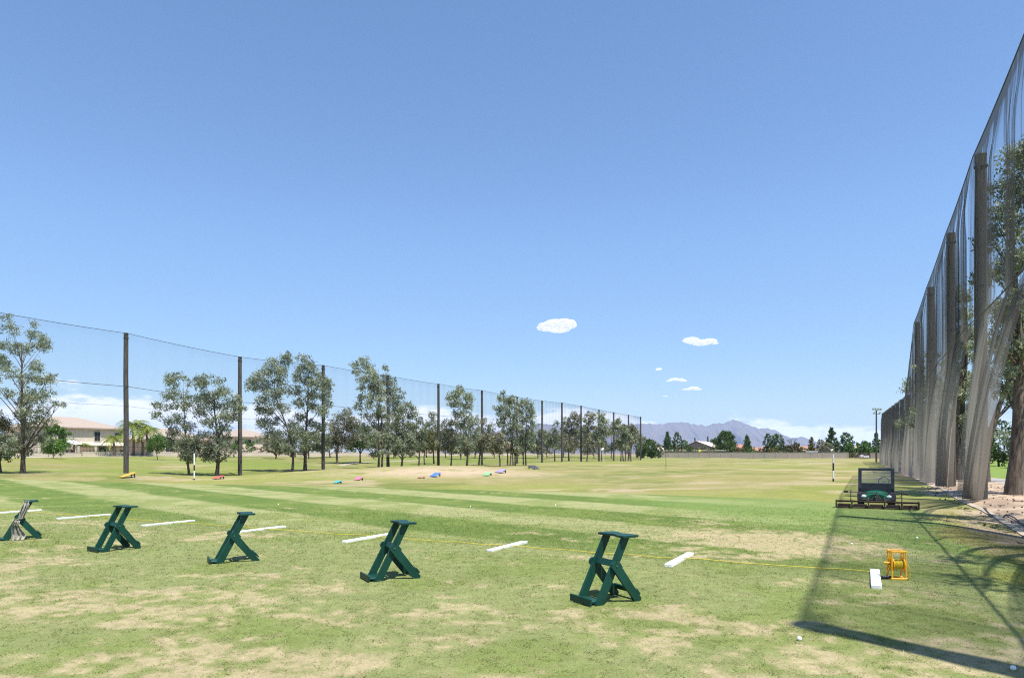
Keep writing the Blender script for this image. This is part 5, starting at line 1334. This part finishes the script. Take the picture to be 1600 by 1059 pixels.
W = bpy.data.worlds.new('World'); sc.world = W; W.use_nodes = True
nt = W.node_tree; nt.nodes.clear()
class WT(NT):
    def __init__(s, tree): s.t = tree
w = WT(nt)
out = w.n('ShaderNodeOutputWorld'); bgn = w.n('ShaderNodeBackground', i_Strength=.121)
sky = w.n('ShaderNodeTexSky', sky_type='NISHITA', sun_disc=False, sun_elevation=el, sun_rotation=az, altitude=400, air_density=1.0, dust_density=.05, ozone_density=3.2)
tc = w.n('ShaderNodeTexCoord'); sep = w.n('ShaderNodeSeparateXYZ'); w.l(tc.outputs['Generated'], sep.inputs[0])
mp = w.n('ShaderNodeMapping'); mp.inputs['Scale'].default_value = (5.5, 5.5, 17); w.l(tc.outputs['Generated'], mp.inputs[0])
no = w.n('ShaderNodeTexNoise', i_Scale=1.6, i_Detail=7.0, i_Roughness=.58); w.l(mp.outputs[0], no.inputs['Vector'])
# a bank of low cloud along the horizon, higher toward the houses (-x)
lim = w.math('MULTIPLY_ADD', sep.outputs['X'], -.030); lim.node.inputs[2].default_value = .056
k = w.math('MULTIPLY', w.math('SUBTRACT', lim, sep.outputs['Z']), 9.0)
val = w.math('ADD', no.outputs['Fac'], w.math('MAXIMUM', w.math('MINIMUM', k, .16), -1.0))
mr = w.n('ShaderNodeMapRange', interpolation_type='SMOOTHSTEP'); mr.inputs['From Min'].default_value = .50; mr.inputs['From Max'].default_value = .63; w.l(val, mr.inputs['Value'])
hs = w.n('ShaderNodeHueSaturation', i_Saturation=1.06); w.l(sky.outputs[0], hs.inputs['Color'])
hz_ = w.n('ShaderNodeMapRange', interpolation_type='SMOOTHSTEP'); hz_.inputs['From Max'].default_value = .34; hz_.inputs['To Min'].default_value = .66; w.l(sep.outputs['Z'], hz_.inputs['Value'])
vs = w.n('ShaderNodeVectorMath', operation='SCALE'); w.l(hs.outputs[0], vs.inputs[0]); w.l(hz_.outputs[0], vs.inputs['Scale'])
cm = w.mix(w.math('MULTIPLY', mr.outputs[0], .92), vs.outputs[0], (7.4, 7.45, 7.6))
w.l(cm, bgn.inputs['Color']); w.l(bgn.outputs[0], out.inputs[0])

cd = bpy.data.cameras.new('camera'); cam = bpy.data.objects.new('camera', cd); COL.objects.link(cam)
cd.sensor_width = 36; cd.lens = 36 * F / 1600; cd.shift_y = (HY - 529.5) / 1600
cd.clip_start = .1; cd.clip_end = 60000
cam.location = (0, 0, EYE); cam.rotation_euler = (R(90), 0, 0); sc.camera = cam

sc.view_settings.view_transform = 'Standard'; sc.view_settings.look = 'None'; sc.view_settings.gamma = 1; sc.view_settings.exposure = .72
cy = sc.cycles; cy.max_bounces = 8; cy.diffuse_bounces = 3; cy.transparent_max_bounces = 48; cy.volume_bounces = 1; cy.transmission_bounces = 4
cy.filter_width = 1.15; cy.use_adaptive_sampling = False; cy.sampling_pattern = 'BLUE_NOISE'; cy.use_denoising = False; cy.denoiser = 'OPENIMAGEDENOISE'; cy.denoising_input_passes = 'RGB_ALBEDO_NORMAL'; cy.denoising_prefilter = 'ACCURATE'
